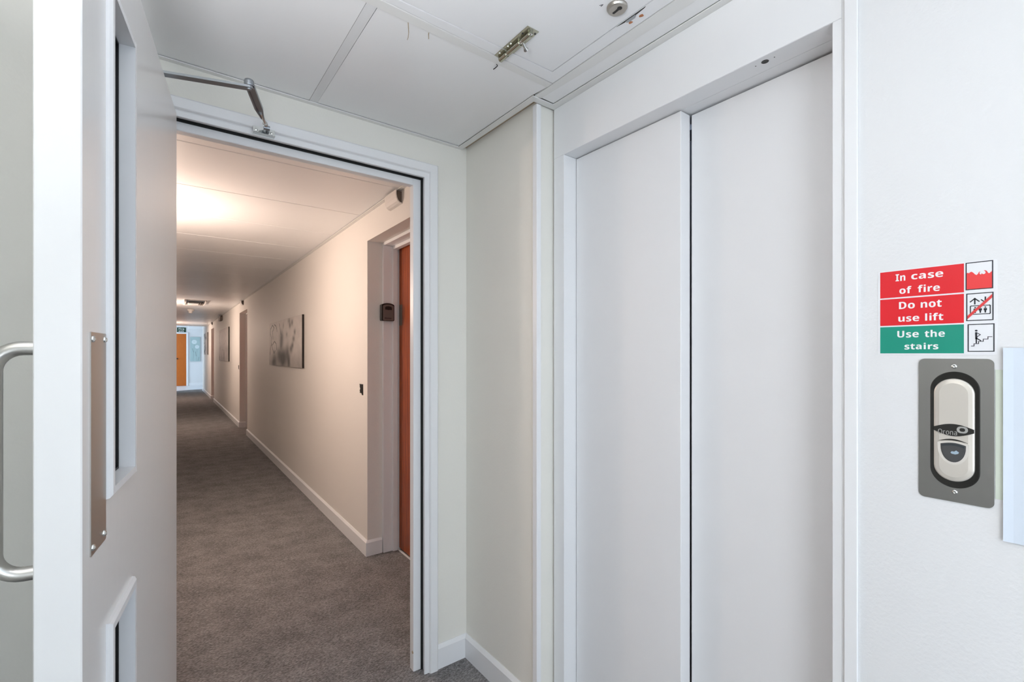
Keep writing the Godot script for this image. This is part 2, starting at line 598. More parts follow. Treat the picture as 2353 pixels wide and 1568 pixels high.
func lobby_ceiling() -> void:
	var t := thing("ceiling", "white lobby ceiling of large panels with cover strips and an access hatch opening", "ceiling", P(0.4, TOP, 1.0), "", "structure")
	var panel := func(pts: Array, m: Material, y: float, called := "ceiling_panel", thick := 0.02) -> void:
		var poly := PackedVector2Array()
		for p in pts:
			poly.append(Vector2(p[0], p[1]))
		var st := S()
		prism(st, poly, P(0, y, 0), Vector3.RIGHT, Vector3.FORWARD, Vector3(0, thick, 0))
		obj(called, st, m, t)
	var e := 0.0015
	panel.call([[-0.1600, 1.1525 + e], [0.4185, 1.1625 + e], [0.4210, 1.7335], [-0.1600, 1.7335]], M.tray, TOP)
	panel.call([[LEFT + 0.02, 1.1430 + e], [-0.1630, 1.1525 + e], [-0.1630, NIB], [LEFT + 0.02, NIB]], M.tray, TOP)
	panel.call([[0.4475, 1.1635 + e], [1.0270, 1.1760 + e], [1.0205, 1.2390], [1.0190, 1.7335], [0.4485, 1.7335]], M.tray, TOP)
	panel.call([[0.4190, 1.150], [0.4455, 1.150], [0.4475, 1.7340], [0.4215, 1.7340]], M.strip, TOP - 0.0015, "cover_strip", 0.0012)
	panel.call([[LEFT + 0.02, 1.1040], [1.0265, 1.1490], [1.0265, 1.1756], [LEFT + 0.02, 1.1405]], M.edge, TOP - 0.002, "cover_strip", 0.006)
	panel.call([[1.0295, 0.20], [1.0780, 0.20], [1.0640, 1.05], [1.0550, 1.2345], [1.0295, 1.2400]], M.edge, TOP - 0.002, "cover_strip", 0.006)
	panel.call([[1.0795, 0.20], [1.1220, 0.20], [1.1130, 1.1150], [1.1118, 1.2362], [1.0562, 1.2345], [1.0655, 1.05]], M.tray, TOP - 0.0005)
	panel.call([[LEFT + 0.02, 0.20], [0.10, 0.20], [0.10, 1.1200], [LEFT + 0.02, 1.1010]], M.tray, TOP)
	panel.call([[LEFT + 0.02, -0.55], [1.1180, -0.55], [1.1180, 0.197], [LEFT + 0.02, 0.197]], M.tray, TOP)
	panel.call([[LEFT + 0.02, BACK], [1.1180, BACK], [1.1180, -0.553], [LEFT + 0.02, -0.553]], M.tray, TOP)
	# L-shaped edge trim: flat flange, the panels lie on it
	var ty := TOP - 0.0045
	panel.call([[-0.14, 1.7310], [1.0200, 1.7310], [1.0200, FRONT], [-0.14, FRONT]], M.edge, ty, "edge_trim", 0.003)
	panel.call([[1.0205, 1.2640], [1.0445, 1.2640], [1.0445, FRONT], [1.0205, FRONT]], M.edge, ty, "edge_trim", 0.003)
	panel.call([[1.0205, 1.2385], [1.1128, 1.2385], [LIFT, 1.2640], [1.0205, 1.2640]], M.edge, ty, "edge_trim", 0.003)
	panel.call([[1.1225, 0.20], [1.150, 0.20], [LIFT + 0.010, 0.80], [LIFT + 0.001, 1.2640], [LIFT, 1.2640], [1.1128, 1.2385], [1.1140, 1.1150]], M.edge, ty, "edge_trim", 0.003)
	panel.call([[1.1180, BACK], [LIFT, BACK], [LIFT, 0.20], [1.1180, 0.20]], M.edge, ty, "edge_trim", 0.003)
	panel.call([[LEFT, BACK], [LEFT + 0.022, BACK], [LEFT + 0.022, NIB], [LEFT, NIB]], M.edge, ty, "edge_trim", 0.003)
	# gap between the trim and the side wall, closed above with a brown filler
	panel.call([[1.0445, 1.2640], [SIDE, 1.2640], [SIDE, FRONT], [1.0445, FRONT]], M.brown_tone, TOP + 0.010, "gap_filler", 0.01)
	# old brown drips and a peeling hair of paint below the strip
	var st := S()
	for l in [[[0.5330, 1.1680], [0.5430, 1.1880], [0.5500, 1.2020], [0.5580, 1.2230], [0.5600, 1.2330]], [[0.5950, 1.1710], [0.5985, 1.1790], [0.6060, 1.1930]]]:
		for i in l.size() - 1:
			var a := Vector2(l[i][0], l[i][1])
			var b := Vector2(l[i + 1][0], l[i + 1][1])
			for q in strip2([a, b], 0.0022 - 0.0003 * i):
				prism(st, q, P(0, TOP - 0.0006, 0), Vector3.RIGHT, Vector3.FORWARD, Vector3(0, 0.0005, 0))
	obj("drip_stain", st, M.brown_tone, t)
	st = S()
	tube(st, [P(0.8190, TOP, 1.1690), P(0.8285, TOP - 0.003, 1.1755), P(0.8270, TOP - 0.005, 1.1850), P(0.8274, TOP - 0.004, 1.1950)], 0.0014, 8)
	obj("wire_hook", st, M.dark, t)
	st = S()
	box(st, LEFT - 0.12, 2.0, TOP + 0.05, TOP + 0.15, BACK - 0.12, FRONT)
	struct("ceiling_slab", st, M.void, "dark void above the lobby ceiling panels", "ceiling")


func unseen_lobby_lights() -> void:
	# unseen standing uplighter, out of view on the left, placed to wash the ceiling
	var o := P(-0.22, 0, 0.26)
	var t := thing("unseen_floor_lamp", "unseen slim standing uplighter with plaster bowl, out of view, placed to light the ceiling", "lamp", o)
	var st := S()
	lathe(st, o, Vector3.UP, [Vector2(0, 0), Vector2(0.13, 0), Vector2(0.13, 0.012), Vector2(0.12, 0.020), Vector2(0.02, 0.026), Vector2(0, 0.026)], 32)
	obj("base", st, M.steel, t)
	st = S()
	tube(st, [o + Vector3(0, 0.02, 0), o + Vector3(0, 1.43, 0)], 0.011, 16)
	obj("pole", st, M.steel, t)
	st = S()
	var c := o + Vector3(0, 1.42, 0)
	lathe(st, c, Vector3.UP, [Vector2(0, 0), Vector2(0.05, 0.004), Vector2(0.085, 0.025), Vector2(0.110, 0.065), Vector2(0.120, 0.110), Vector2(0.112, 0.110), Vector2(0.102, 0.068), Vector2(0.078, 0.032), Vector2(0.045, 0.014), Vector2(0, 0.012)], 32)
	obj("bowl", st, M.plastic, t)
	st = S()
	lathe(st, c, Vector3.UP, [Vector2(0, 0.03), Vector2(0.055, 0.034), Vector2(0.062, 0.05), Vector2(0.05, 0.075), Vector2(0, 0.085)], 24)
	obj("bulb", st, M.lamp_cool, t)
	var l := SpotLight3D.new()
	l.name = "unseen_uplight"
	l.light_color = Color(0.985, 0.99, 1.0)
	l.light_energy = E_UP
	l.light_size = 0.06
	l.spot_range = 8.0
	l.spot_attenuation = 2.0
	l.spot_angle = 71.0
	l.spot_angle_attenuation = 0.3
	l.shadow_enabled = true
	t.add_child(l)
	l.rotation_degrees = Vector3(90, 0, 0)
	l.position = Vector3(0, 1.535, 0)
	# unseen window behind the viewer, placed to light the lobby from the back
	var w := thing("window_1", "unseen wide window behind the viewer, out of view, placed to light the lobby from the back", "window", P(0.45, 0.10, BACK), "", "structure")
	st = S()
	for b in [[-0.45, -0.40, 0.10, 2.12], [1.05, 1.10, 0.10, 2.12], [-0.40, 1.05, 0.10, 0.15], [-0.40, 1.05, 2.07, 2.12]]:
		box(st, b[0], b[1], b[2], b[3], BACK, BACK + 0.03, 0.003)
	obj("window_frame", st, M.trim, w)
	st = S()
	box(st, -0.40, 1.05, 0.15, 2.07, BACK, BACK + 0.008)
	obj("pane", st, M.day, w)
	area(w, "unseen_window_light", P(0.325, 1.11, BACK + 0.02), 180.0, Vector2(1.43, 1.90), Color(0.98, 0.99, 1.0), E_WINDOW)
	# unseen window in the left wall, placed to light the lift wall
	w = thing("window_3", "unseen white framed window in the left lobby wall, out of view, placed to light the lift wall", "window", P(LEFT, 0.25, -1.55), "", "structure")
	st = S()
	for b in [[-2.30, -2.25, 0.25, 1.80], [-0.85, -0.80, 0.25, 1.80], [-2.25, -0.85, 0.25, 0.30], [-2.25, -0.85, 1.75, 1.80]]:
		box(st, LEFT - 0.08, LEFT - 0.03, b[2], b[3], b[0], b[1], 0.003)
	obj("window_frame", st, M.trim, w)
	st = S()
	box(st, LEFT - 0.062, LEFT - 0.054, 0.30, 1.75, -2.25, -0.85)
	obj("pane", st, M.day, w)
	area(w, "unseen_side_light", P(LEFT - 0.045, 1.025, -1.55), -90.0, Vector2(1.38, 1.43), Color(0.98, 0.99, 1.0), E_SIDE)


func omni(parent: Node3D, called: String, at: Vector3, color: Color, energy: float, size: float) -> void:
	var l := OmniLight3D.new()
	l.name = called
	l.light_color = color
	l.light_energy = energy
	l.light_size = size
	l.omni_range = 14.0
	l.omni_attenuation = 2.0
	l.shadow_enabled = true
	parent.add_child(l)
	l.position = at


# A light of a window's size; it shines along its own -z, turned by so many degrees about the vertical.
func area(parent: Node3D, called: String, at: Vector3, turn: float, size: Vector2, color: Color, energy: float) -> void:
	var a := AreaLight3D.new()
	a.name = called
	a.area_size = size
	a.light_color = color
	a.light_energy = energy
	a.area_range = 14.0
	a.shadow_enabled = true
	parent.add_child(a)
	a.rotation_degrees = Vector3(0, turn, 0)
	a.position = at - origin[parent]


func fire_door_frame() -> void:
	var t := thing("door_frame", "white painted door frame around the corridor opening with dark seal strip", "door frame", P(0.44, 0, FRONT), "", "structure")
	# architrave: outer flat, cove, inner bead; first coordinate runs from the opening outwards
	var pr := PackedVector2Array([Vector2(0, 0), Vector2(0, 0.007), Vector2(0.001, 0.008), Vector2(0.0165, 0.008), Vector2(0.019, 0.010), Vector2(0.0215, 0.0165), Vector2(0.024, 0.019), Vector2(0.052, 0.020), Vector2(0.0565, 0.0165), Vector2(0.0570, 0)])
	var st := S()
	prism(st, pr, P(0.8665, 0, FRONT), Vector3.RIGHT, Vector3.BACK, Vector3(0, 2.0185, 0), 0.0, 1.0)
	obj("architrave", st, M.trim, t)
	st = S()
	prism(st, pr, P(0.009, 0, FRONT), Vector3.LEFT, Vector3.BACK, Vector3(0, 2.0185, 0), 0.0, 1.0)
	obj("architrave", st, M.trim, t)
	st = S()
	prism(st, pr, P(0.009, 2.0185, FRONT), Vector3.UP, Vector3.BACK, Vector3(0.8575, 0, 0), -1.0, 1.0)
	obj("architrave", st, M.trim, t)
	# lining
	st = S()
	box(st, 0.8765, 0.8955, 0, 2.046, FRONT, FRONT + 0.08)
	box(st, -0.02, -0.001, 0, 2.046, FRONT, FRONT + 0.08)
	box(st, -0.001, 0.8765, 2.027, 2.046, FRONT, FRONT + 0.08)
	obj("lining", st, M.trim, t)
	# stop
	st = S()
	box(st, 0.8362, 0.8765, 0, 2.027, 1.7826, 1.8160, 0.002)
	box(st, -0.001, 0.039, 0, 2.027, 1.7826, 1.8160, 0.002)
	box(st, 0.039, 0.8362, 1.992, 2.027, 1.7826, 1.8160, 0.002)
	obj("stop", st, M.trim, t)
	# intumescent and brush seal in the rebate
	st = S()
	box(st, 0.8685, 0.8765, 0, 2.027, 1.7770, 1.7826)
	box(st, -0.001, 0.007, 0, 2.027, 1.7770, 1.7826)
	box(st, 0.007, 0.8685, 2.0185, 2.027, 1.7770, 1.7826)
	obj("smoke_seal", st, M.seal, t)
	# plugged repair patch low on the stop
	st = S()
	lathe(st, P(0.8368, 0.078, 1.790), Vector3.LEFT, [Vector2(0.007, 0), Vector2(0.005, 0.0018), Vector2(0, 0.0022)], 10)
	obj("chipped_patch", st, M.brown_tone, t)


func leaf_frame() -> Transform3D:
	# origin at the hinge foot of the visible face; -x along the leaf to its free edge, y up, z out of the visible face
	var a := deg_to_rad(8.07)
	var dv := Vector3(-sin(a), 0, cos(a))
	var n := Vector3(cos(a), 0, sin(a))
	return Transform3D(Basis(-dv, Vector3.UP, n), P(0.0453, 0, 1.698))


func fire_door() -> void:
	var keep := here
	here = leaf_frame()
	# in this frame: x = minus the distance from the hinge, y up, z = out of the visible face (d = -z)
	var t := thing("door_1", "open white fire door with slim glazed panels and steel push plate", "door", Vector3(-0.44, 0, -0.024), "", "structure")
	var th := 0.0472
	var g0 := -0.7505
	var g1 := -0.6045
	var holes := [[1.0955, 1.8585], [0.2400, 0.8760]]
	var st := S()
	# leaf built round its two openings: two stiles with eased outer corners, three rails between them
	var e := 0.0015
	var stile := PackedVector2Array([Vector2(-0.880, -e), Vector2(-0.880, e - th), Vector2(-0.880 + e, -th), Vector2(g0, -th), Vector2(g0, 0), Vector2(-0.880 + e, 0)])
	prism(st, stile, Vector3(0, 0.012, 0), Vector3.RIGHT, Vector3.BACK, Vector3(0, 1.993, 0))
	stile = PackedVector2Array([Vector2(0, -e), Vector2(0, e - th), Vector2(-e, -th), Vector2(g1, -th), Vector2(g1, 0), Vector2(-e, 0)])
	prism(st, stile, Vector3(0, 0.012, 0), Vector3.RIGHT, Vector3.BACK, Vector3(0, 1.993, 0))
	for y in [[0.012, 0.240], [0.876, 1.0955], [1.8585, 2.005]]:
		box(st, g0, g1, y[0], y[1], 0.0, th)
	obj("leaf", st, M.leaf, t)
	for h in holes:
		var y0: float = h[0]
		var y1: float = h[1]
		# beads: mitred frame standing 8 mm proud; first coordinate outwards from the opening
		for face in [1.0, -1.0]:
			var z: float = 0.0 if face > 0 else -th
			var N := Vector3(0, 0, face)
			var pr := PackedVector2Array([Vector2(-0.0005, -0.015), Vector2(-0.0005, 0.008), Vector2(0.0105, 0.008), Vector2(0.0145, 0.0045), Vector2(0.0155, 0.0), Vector2(0.0155, -0.001), Vector2(0.001, -0.001), Vector2(0.001, -0.015)])
			st = S()
			prism(st, pr, Vector3(g0, y0, z), Vector3.LEFT, N, Vector3(0, y1 - y0, 0), -1.0, 1.0)
			prism(st, pr, Vector3(g1, y0, z), Vector3.RIGHT, N, Vector3(0, y1 - y0, 0), -1.0, 1.0)
			prism(st, pr, Vector3(g0, y0, z), Vector3.DOWN, N, Vector3(g1 - g0, 0, 0), -1.0, 1.0)
			prism(st, pr, Vector3(g0, y1, z), Vector3.UP, N, Vector3(g1 - g0, 0, 0), -1.0, 1.0)
			obj("glazing_bead", st, M.trim, t)
		st = S()
		box(st, g0, g1, y0, y1, 0.0195, 0.0275)
		var pane := obj("pane", st, M.glass, t)
		st = S()
		for f in [0.0158, 0.0275]:
			box(st, g0, g0 + 0.004, y0, y1, f, f + 0.0036)
			box(st, g1 - 0.004, g1, y0, y1, f, f + 0.0036)
			box(st, g0, g1, y0, y0 + 0.004, f, f + 0.0036)
			box(st, g0, g1, y1 - 0.004, y1, f, f + 0.0036)
		obj("glazing_seal", st, M.rubber, pane)
	# push plate with four domed screws
	st = S()
	prism(st, rrect(-0.8475, -0.7715, 1.0230, 1.3305, 0.0015, 2), Vector3(0, 0, 0), Vector3.RIGHT, Vector3.UP, Vector3(0, 0, 0.0015))
	var plate := obj("push_plate", st, M.satin, t)
	for s in [[-0.8395, 1.3210], [-0.7805, 1.3215], [-0.7845, 1.0350], [-0.8400, 1.0335]]:
		st = S()
		lathe(st, Vector3(s[0], s[1], 0.0015), Vector3.BACK, [Vector2(0.0048, 0), Vector2(0.0044, 0.0014), Vector2(0.0030, 0.0028), Vector2(0.0012, 0.0034), Vector2(0, 0.0035)], 16)
		obj("screw", st, M.chrome, plate)
	# bent pull handle on the far face
	st = S()
	var path := []
	var out := -th - 0.056
	var sx := -0.820
	var r := 0.030
	path.append(Vector3(sx, 1.308, -th))
	for i in 9:
		var a := PI / 2 * i / 8
		path.append(Vector3(sx, 1.308 - r + r * cos(a), out + r - r * sin(a)))
	for i in 9:
		var a := PI / 2 * i / 8
		path.append(Vector3(sx, 1.006 + r - r * sin(a), out + r - r * cos(a)))
	path.append(Vector3(sx, 1.006, -th))
	tube(st, path, 0.0095, 24)
	var pull := obj("pull_handle", st, M.steel, t)
	# hinges on the far edge
	for y in [0.22, 1.02, 1.80]:
		st = S()
		tube(st, [Vector3(0.004, y - 0.05, -th - 0.004), Vector3(0.004, y + 0.05, -th - 0.004)], 0.007, 12)
		obj("hinge", st, M.steel, t)
	here = keep
	pull.set_meta("label", "brushed steel pull handle")
	plate.set_meta("label", "satin steel push plate")


func lift() -> void:
	var f := thing("lift_surround", "white painted surround of the lift doorway with deep header", "lift surround", P(LIFT, 0, 0.8), "", "structure")
	var st := S()
	box(st, LIFT, 1.30, 0, 2.0, 1.2105, 1.2640, 0.001)
	obj("jamb", st, M.trim, f)
	st = S()
	box(st, LIFT, 1.30, 0, 2.0, 0.3720, 0.3894, 0.001)
	obj("jamb", st, M.trim, f)
	st = S()
	box(st, LIFT, 1.2008, 2.0004, 2.1775, 0.3720, 1.2640, 0.0012)
	var head := obj("header", st, M.trim, f)
	st = S()
	box(st, 1.2018, 1.30, 2.0010, 2.1000, 0.3720, 1.2640, 0.0006)
	obj("header_back", st, M.trim, f)
	st = S()
	lathe(st, P(1.1620, 2.0004, 0.5381), Vector3.DOWN, [Vector2(0.0082, -0.004), Vector2(0.0082, 0.0004), Vector2(0.007, 0.0006), Vector2(0, 0.0002)], 24)
	obj("sensor_eye", st, M.dark, head)
	for d in [0.5603, 0.5167]:
		st = S()
		lathe(st, P(1.1622, 2.0004, d), Vector3.DOWN, [Vector2(0.0015, -0.001), Vector2(0.0014, 0.0003), Vector2(0, 0.0004)], 10)
		obj("screw", st, M.dark, head)
	var t := thing("door_2", "pair of white telescopic lift door panels, the left one standing proud", "lift door", P(1.22, 0, 0.8), "", "structure")
	st = S()
	box(st, 1.1960, 1.2415, 0.010, 1.9970, 0.7874, 1.2085, 0.0014)
	obj("door_panel", st, M.lift, t)
	st = S()
	box(st, 1.2430, 1.2860, 0.010, 1.9960, 0.3850, 0.7840, 0.0014)
	obj("door_panel", st, M.lift, t)
	st = S()
	box(st, 1.15, 1.36, -0.02, 0.004, 0.385, 1.2105, 0.001)
	obj("sill", st, M.steel, t)


func door_closer() -> void:
	var t := thing("door_closer", "silver overhead door closer arm reaching from the fire door to the frame head", "door closer", P(0.10, 1.93, 1.55))
	var keep := here
	# body on the hidden face of the leaf
	var lf := leaf_frame()
	var st := S()
	var bx := S()
	box(bx, -0.30, -0.07, 1.935, 1.995, 0.0475, 0.0905, 0.004, lf)
	obj("closer_body", bx, M.arm, t)
	# main arm: flat bar from the spindle over the leaf to the elbow
	var a := P(-0.070, 2.0475, 1.5940)
	var b := P(0.2065, 2.0475, 1.5060)
	var along := (b - a).normalized()
	var across := along.cross(Vector3.UP).normalized()
	var L := a.distance_to(b)
	var bar := PackedVector2Array()
	for p in rrect(-0.011, L + 0.011, -0.011, 0.011, 0.0105, 6):
		bar.append(p)
	st = S()
	prism(st, bar, a, along, across, Vector3(0, 0.0065, 0))
	obj("main_arm", st, M.arm, t)
	st = S()
	tube(st, [P(-0.070, 1.97, 1.594), P(-0.070, 2.058, 1.594)], 0.010, 16)
	obj("spindle", st, M.arm, t)
	# elbow: rivet below, domed cap above
	st = S()
	lathe(st, b + Vector3(0, -0.004, 0), Vector3.UP, [Vector2(0, 0), Vector2(0.006, 0.0008), Vector2(0.0065, 0.004)], 16)
	lathe(st, b + Vector3(0, 0.0075, 0), Vector3.UP, [Vector2(0.0125, 0), Vector2(0.0130, 0.002), Vector2(0.0130, 0.012), Vector2(0.0115, 0.0165), Vector2(0.007, 0.0195), Vector2(0, 0.0205)], 24)
	obj("elbow", st, M.arm, t)
	# forearm: pressed channel tapering to a threaded rod
	var c := P(0.2830, 2.0400, 1.7050)
	var f0 := b + Vector3(0.002, 0.0125, 0)
	var dir := (c - f0).normalized()
	var sidev := dir.cross(Vector3.UP).normalized()
	var upv := sidev.cross(dir).normalized()
	st = S()
	var rings := [[0.0, 0.0115, 0.0075], [0.11, 0.0115, 0.0075], [0.145, 0.0065, 0.0065], [0.165, 0.0050, 0.0050]]
	var outline := func(w: float, h: float, o: Vector3) -> Array:
		var q := []
		for k in [[-1.0, -1.0], [-1.0, 0.2], [-0.6, 1.0], [0.6, 1.0], [1.0, 0.2], [1.0, -1.0], [0.62, -1.0], [0.55, 0.1], [-0.55, 0.1], [-0.62, -1.0]]:
			q.append(o + sidev * (k[0] * w) + upv * (k[1] * h))
		return q
	for i in rings.size() - 1:
		var p: Array = outline.call(rings[i][1], rings[i][2], f0 + dir * rings[i][0])
		var q: Array = outline.call(rings[i + 1][1], rings[i + 1][2], f0 + dir * rings[i + 1][0])
		for k in 10:
			var l := (k + 1) % 10
			var ee: Vector3 = p[l] - p[k]
			quad(st, p[k], p[l], q[l], q[k], ee.cross(dir) * -1.0 if ee.cross(dir).dot(upv) * 0 != 0 else dir.cross(ee))
	obj("forearm", st, M.arm, t)
	st = S()
	tube(st, [f0 + dir * 0.14, c], 0.0048, 14)
	tube(st, [c - dir * 0.020, c - dir * 0.012], 0.0075, 14)
	obj("adjusting_rod", st, M.steel, t)
	# bracket screwed to the head of the frame
	st = S()
	box(st, 0.2480, 0.3120, 2.0195, 2.0215, 1.7180, 1.7420, 0.0006)
	box(st, 0.2480, 0.3120, 2.0195, 2.0435, 1.7270, 1.7300, 0.0006)
	var bracket := obj("bracket", st, M.chrome, t)
	for x in [0.2575, 0.3030]:
		st = S()
		lathe(st, P(x, 2.0315, 1.7270), Vector3.BACK, [Vector2(0.0048, 0), Vector2(0.004, 0.002), Vector2(0.0015, 0.003), Vector2(0, 0.003)], 14)
		obj("screw", st, M.chrome, bracket)
	st = S()
	tube(st, [c - dir * 0.014, c + dir * 0.012, P(0.2880, 2.0330, 1.7275)], 0.0065, 14, [0.0060, 0.0065, 0.0085])
	tube(st, [c + Vector3(-0.008, -0.004, 0), c + Vector3(0.010, -0.004, 0)], 0.0075, 14)
	obj("shoe", st, M.arm, bracket)
	here = keep


func access_hatch() -> void:
	var t := thing("access_hatch", "white locked ceiling hatch with a steel slide bolt and keyhole", "hatch", P(0.55, TOP, 0.66))
	var e := 0.0012
	var pz := func(st: SurfaceTool, pts: Array, y: float, h: float) -> void:
		var poly := PackedVector2Array()
		for p in pts:
			poly.append(Vector2(p[0], p[1]))
		prism(st, poly, P(0, y, 0), Vector3.RIGHT, Vector3.FORWARD, Vector3(0, h, 0))
	var st := S()
	pz.call(st, [[0.1025, 1.1105], [0.9858, 1.1012], [1.0262, 1.1455], [0.1025, 1.1195]], TOP - 0.001, 0.02)
	pz.call(st, [[0.9858, 1.1012], [0.9890, 0.2030], [1.0262, 0.2030], [1.0262, 1.1455]], TOP - 0.001, 0.02)
	obj("hatch_frame", st, M.trim, t)
	st = S()
	pz.call(st, [[0.1040, 0.2035], [0.9860, 0.2035], [0.9828, 1.0980], [0.1040, 1.1073]], TOP - 0.0005, 0.02)
	var door := obj("hatch_door", st, M.trim, t)
	# slide bolt: runs along d; plate, half-round barrel, keep, knob
	var bolt_turn := Transform3D(Basis(), Vector3.ZERO)
	st = S()
	box(st, 0.7925, 0.8325, TOP - 0.0030, TOP - 0.0010, 0.9840, 1.1000, 0.0006, bolt_turn)
	box(st, 0.7925, 0.8230, TOP - 0.0030, TOP - 0.0010, 1.1030, 1.1400, 0.0006, bolt_turn)
	obj("slide_bolt", st, M.bolt, t)
	var bolt: Node3D = t.get_node("slide_bolt")
	bolt.set_meta("label", "tarnished steel slide bolt")
	st = S()
	var y := TOP - 0.0075
	for seg in [[0.9990, 1.0310], [1.0440, 1.0985], [1.1060, 1.1390]]:
		tube(st, [P(0.8135, y, seg[0]), P(0.8135, y, seg[1])], 0.0082, 18)
	obj("barrel", st, M.bolt, bolt)
	st = S()
	tube(st, [P(0.8135, y, 0.9930), P(0.8135, y, 1.1400)], 0.0058, 16)
	obj("rod", st, M.chrome, bolt)
	st = S()
	tube(st, [P(0.8170, y - 0.002, 1.0372), P(0.8270, y - 0.0105, 1.0400), P(0.8330, y - 0.0140, 1.0415), P(0.8350, y - 0.0152, 1.0420)], 0.004, 14, [0.0042, 0.0042, 0.0078, 0.0060])
	obj("knob", st, M.chrome, bolt)
	for s in [[0.8000, 1.0150], [0.8000, 1.0830], [0.8000, 1.0690], [0.7990, 1.1220], [0.8280, 0.9960]]:
		st = S()
		lathe(st, P(s[0], TOP - 0.0030, s[1]), Vector3.DOWN, [Vector2(0.0034, 0), Vector2(0.0026, 0.0014), Vector2(0, 0.0018)], 12)
		obj("screw", st, M.dark if s[1] < 1.02 else M.chrome, bolt)
	# keyhole escutcheon
	st = S()
	var k := P(0.9317, TOP - 0.0005, 0.7960)
	lathe(st, k, Vector3.DOWN, [Vector2(0.0260, 0), Vector2(0.0258, 0.004), Vector2(0.0235, 0.0078), Vector2(0.0200, 0.0090), Vector2(0, 0.0092)], 36)
	var esc := obj("escutcheon", st, M.satin, t)
	st = S()
	var prof := PackedVector2Array()
	for i in 15:
		var an := deg_to_rad(32.0 + 296.0 * i / 14)
		prof.append(Vector2(-0.0090 + 0.0062 * cos(an), 0.0062 * sin(an)))
	prof.append(Vector2(0.0130, -0.0032))
	prof.append(Vector2(0.0146, 0.0))
	prof.append(Vector2(0.0130, 0.0032))
	var dv := Vector3(0.05, 0, -1.0).normalized()
	prism(st, prof, k + Vector3(0, -0.0096, 0), dv, Vector3(1, 0, 0.05).normalized(), Vector3(0, 0.002, 0))
	obj("keyhole", st, M.dark, esc)
	# lock keep and splintered wood at the hatch's edge
	st = S()
	pz.call(st, [[0.9868, 0.8450], [0.9872, 0.7500], [0.9895, 0.7550], [0.9920, 0.7800], [0.9915, 0.8200]], TOP - 0.0016, 0.0008)
	obj("edge_gap", st, M.dark, t)
	st = S()
	pz.call(st, [[0.9885, 0.8170], [0.9950, 0.8170], [0.9985, 0.8120], [0.9985, 0.7920], [0.9935, 0.7850], [0.9885, 0.7850]], TOP - 0.0024, 0.0012)
	obj("lock_keep", st, M.arm, t)
	for c in [[1.0035, 0.8105, 0.0065], [1.0060, 0.7790, 0.0075]]:
		st = S()
		var poly := PackedVector2Array()
		for i in 9:
			var an := TAU * i / 9
			var rr: float = c[2] * rng.randf_range(0.55, 1.05)
			poly.append(Vector2(c[0] + rr * cos(an) * 0.8, c[1] + rr * sin(an)))
		prism(st, poly, P(0, TOP - 0.0018, 0), Vector3.RIGHT, Vector3.FORWARD, Vector3(0, 0.0009, 0))
		obj("splintered_wood", st, M.bare_wood, t)
	# pencil numeral by the frame's edge
	st = S()
	for q in strip2([Vector2(0.8930, 0.8190), Vector2(0.8975, 0.8120), Vector2(0.8980, 0.8190)], 0.0012):
		prism(st, q, P(0, TOP - 0.0010, 0), Vector3.RIGHT, Vector3.FORWARD, Vector3(0, 0.0006, 0))
	obj("pen_mark", st, M.print_black, t)


# ------------------------------------------------------------------ on the lift wall

const MM := 0.001


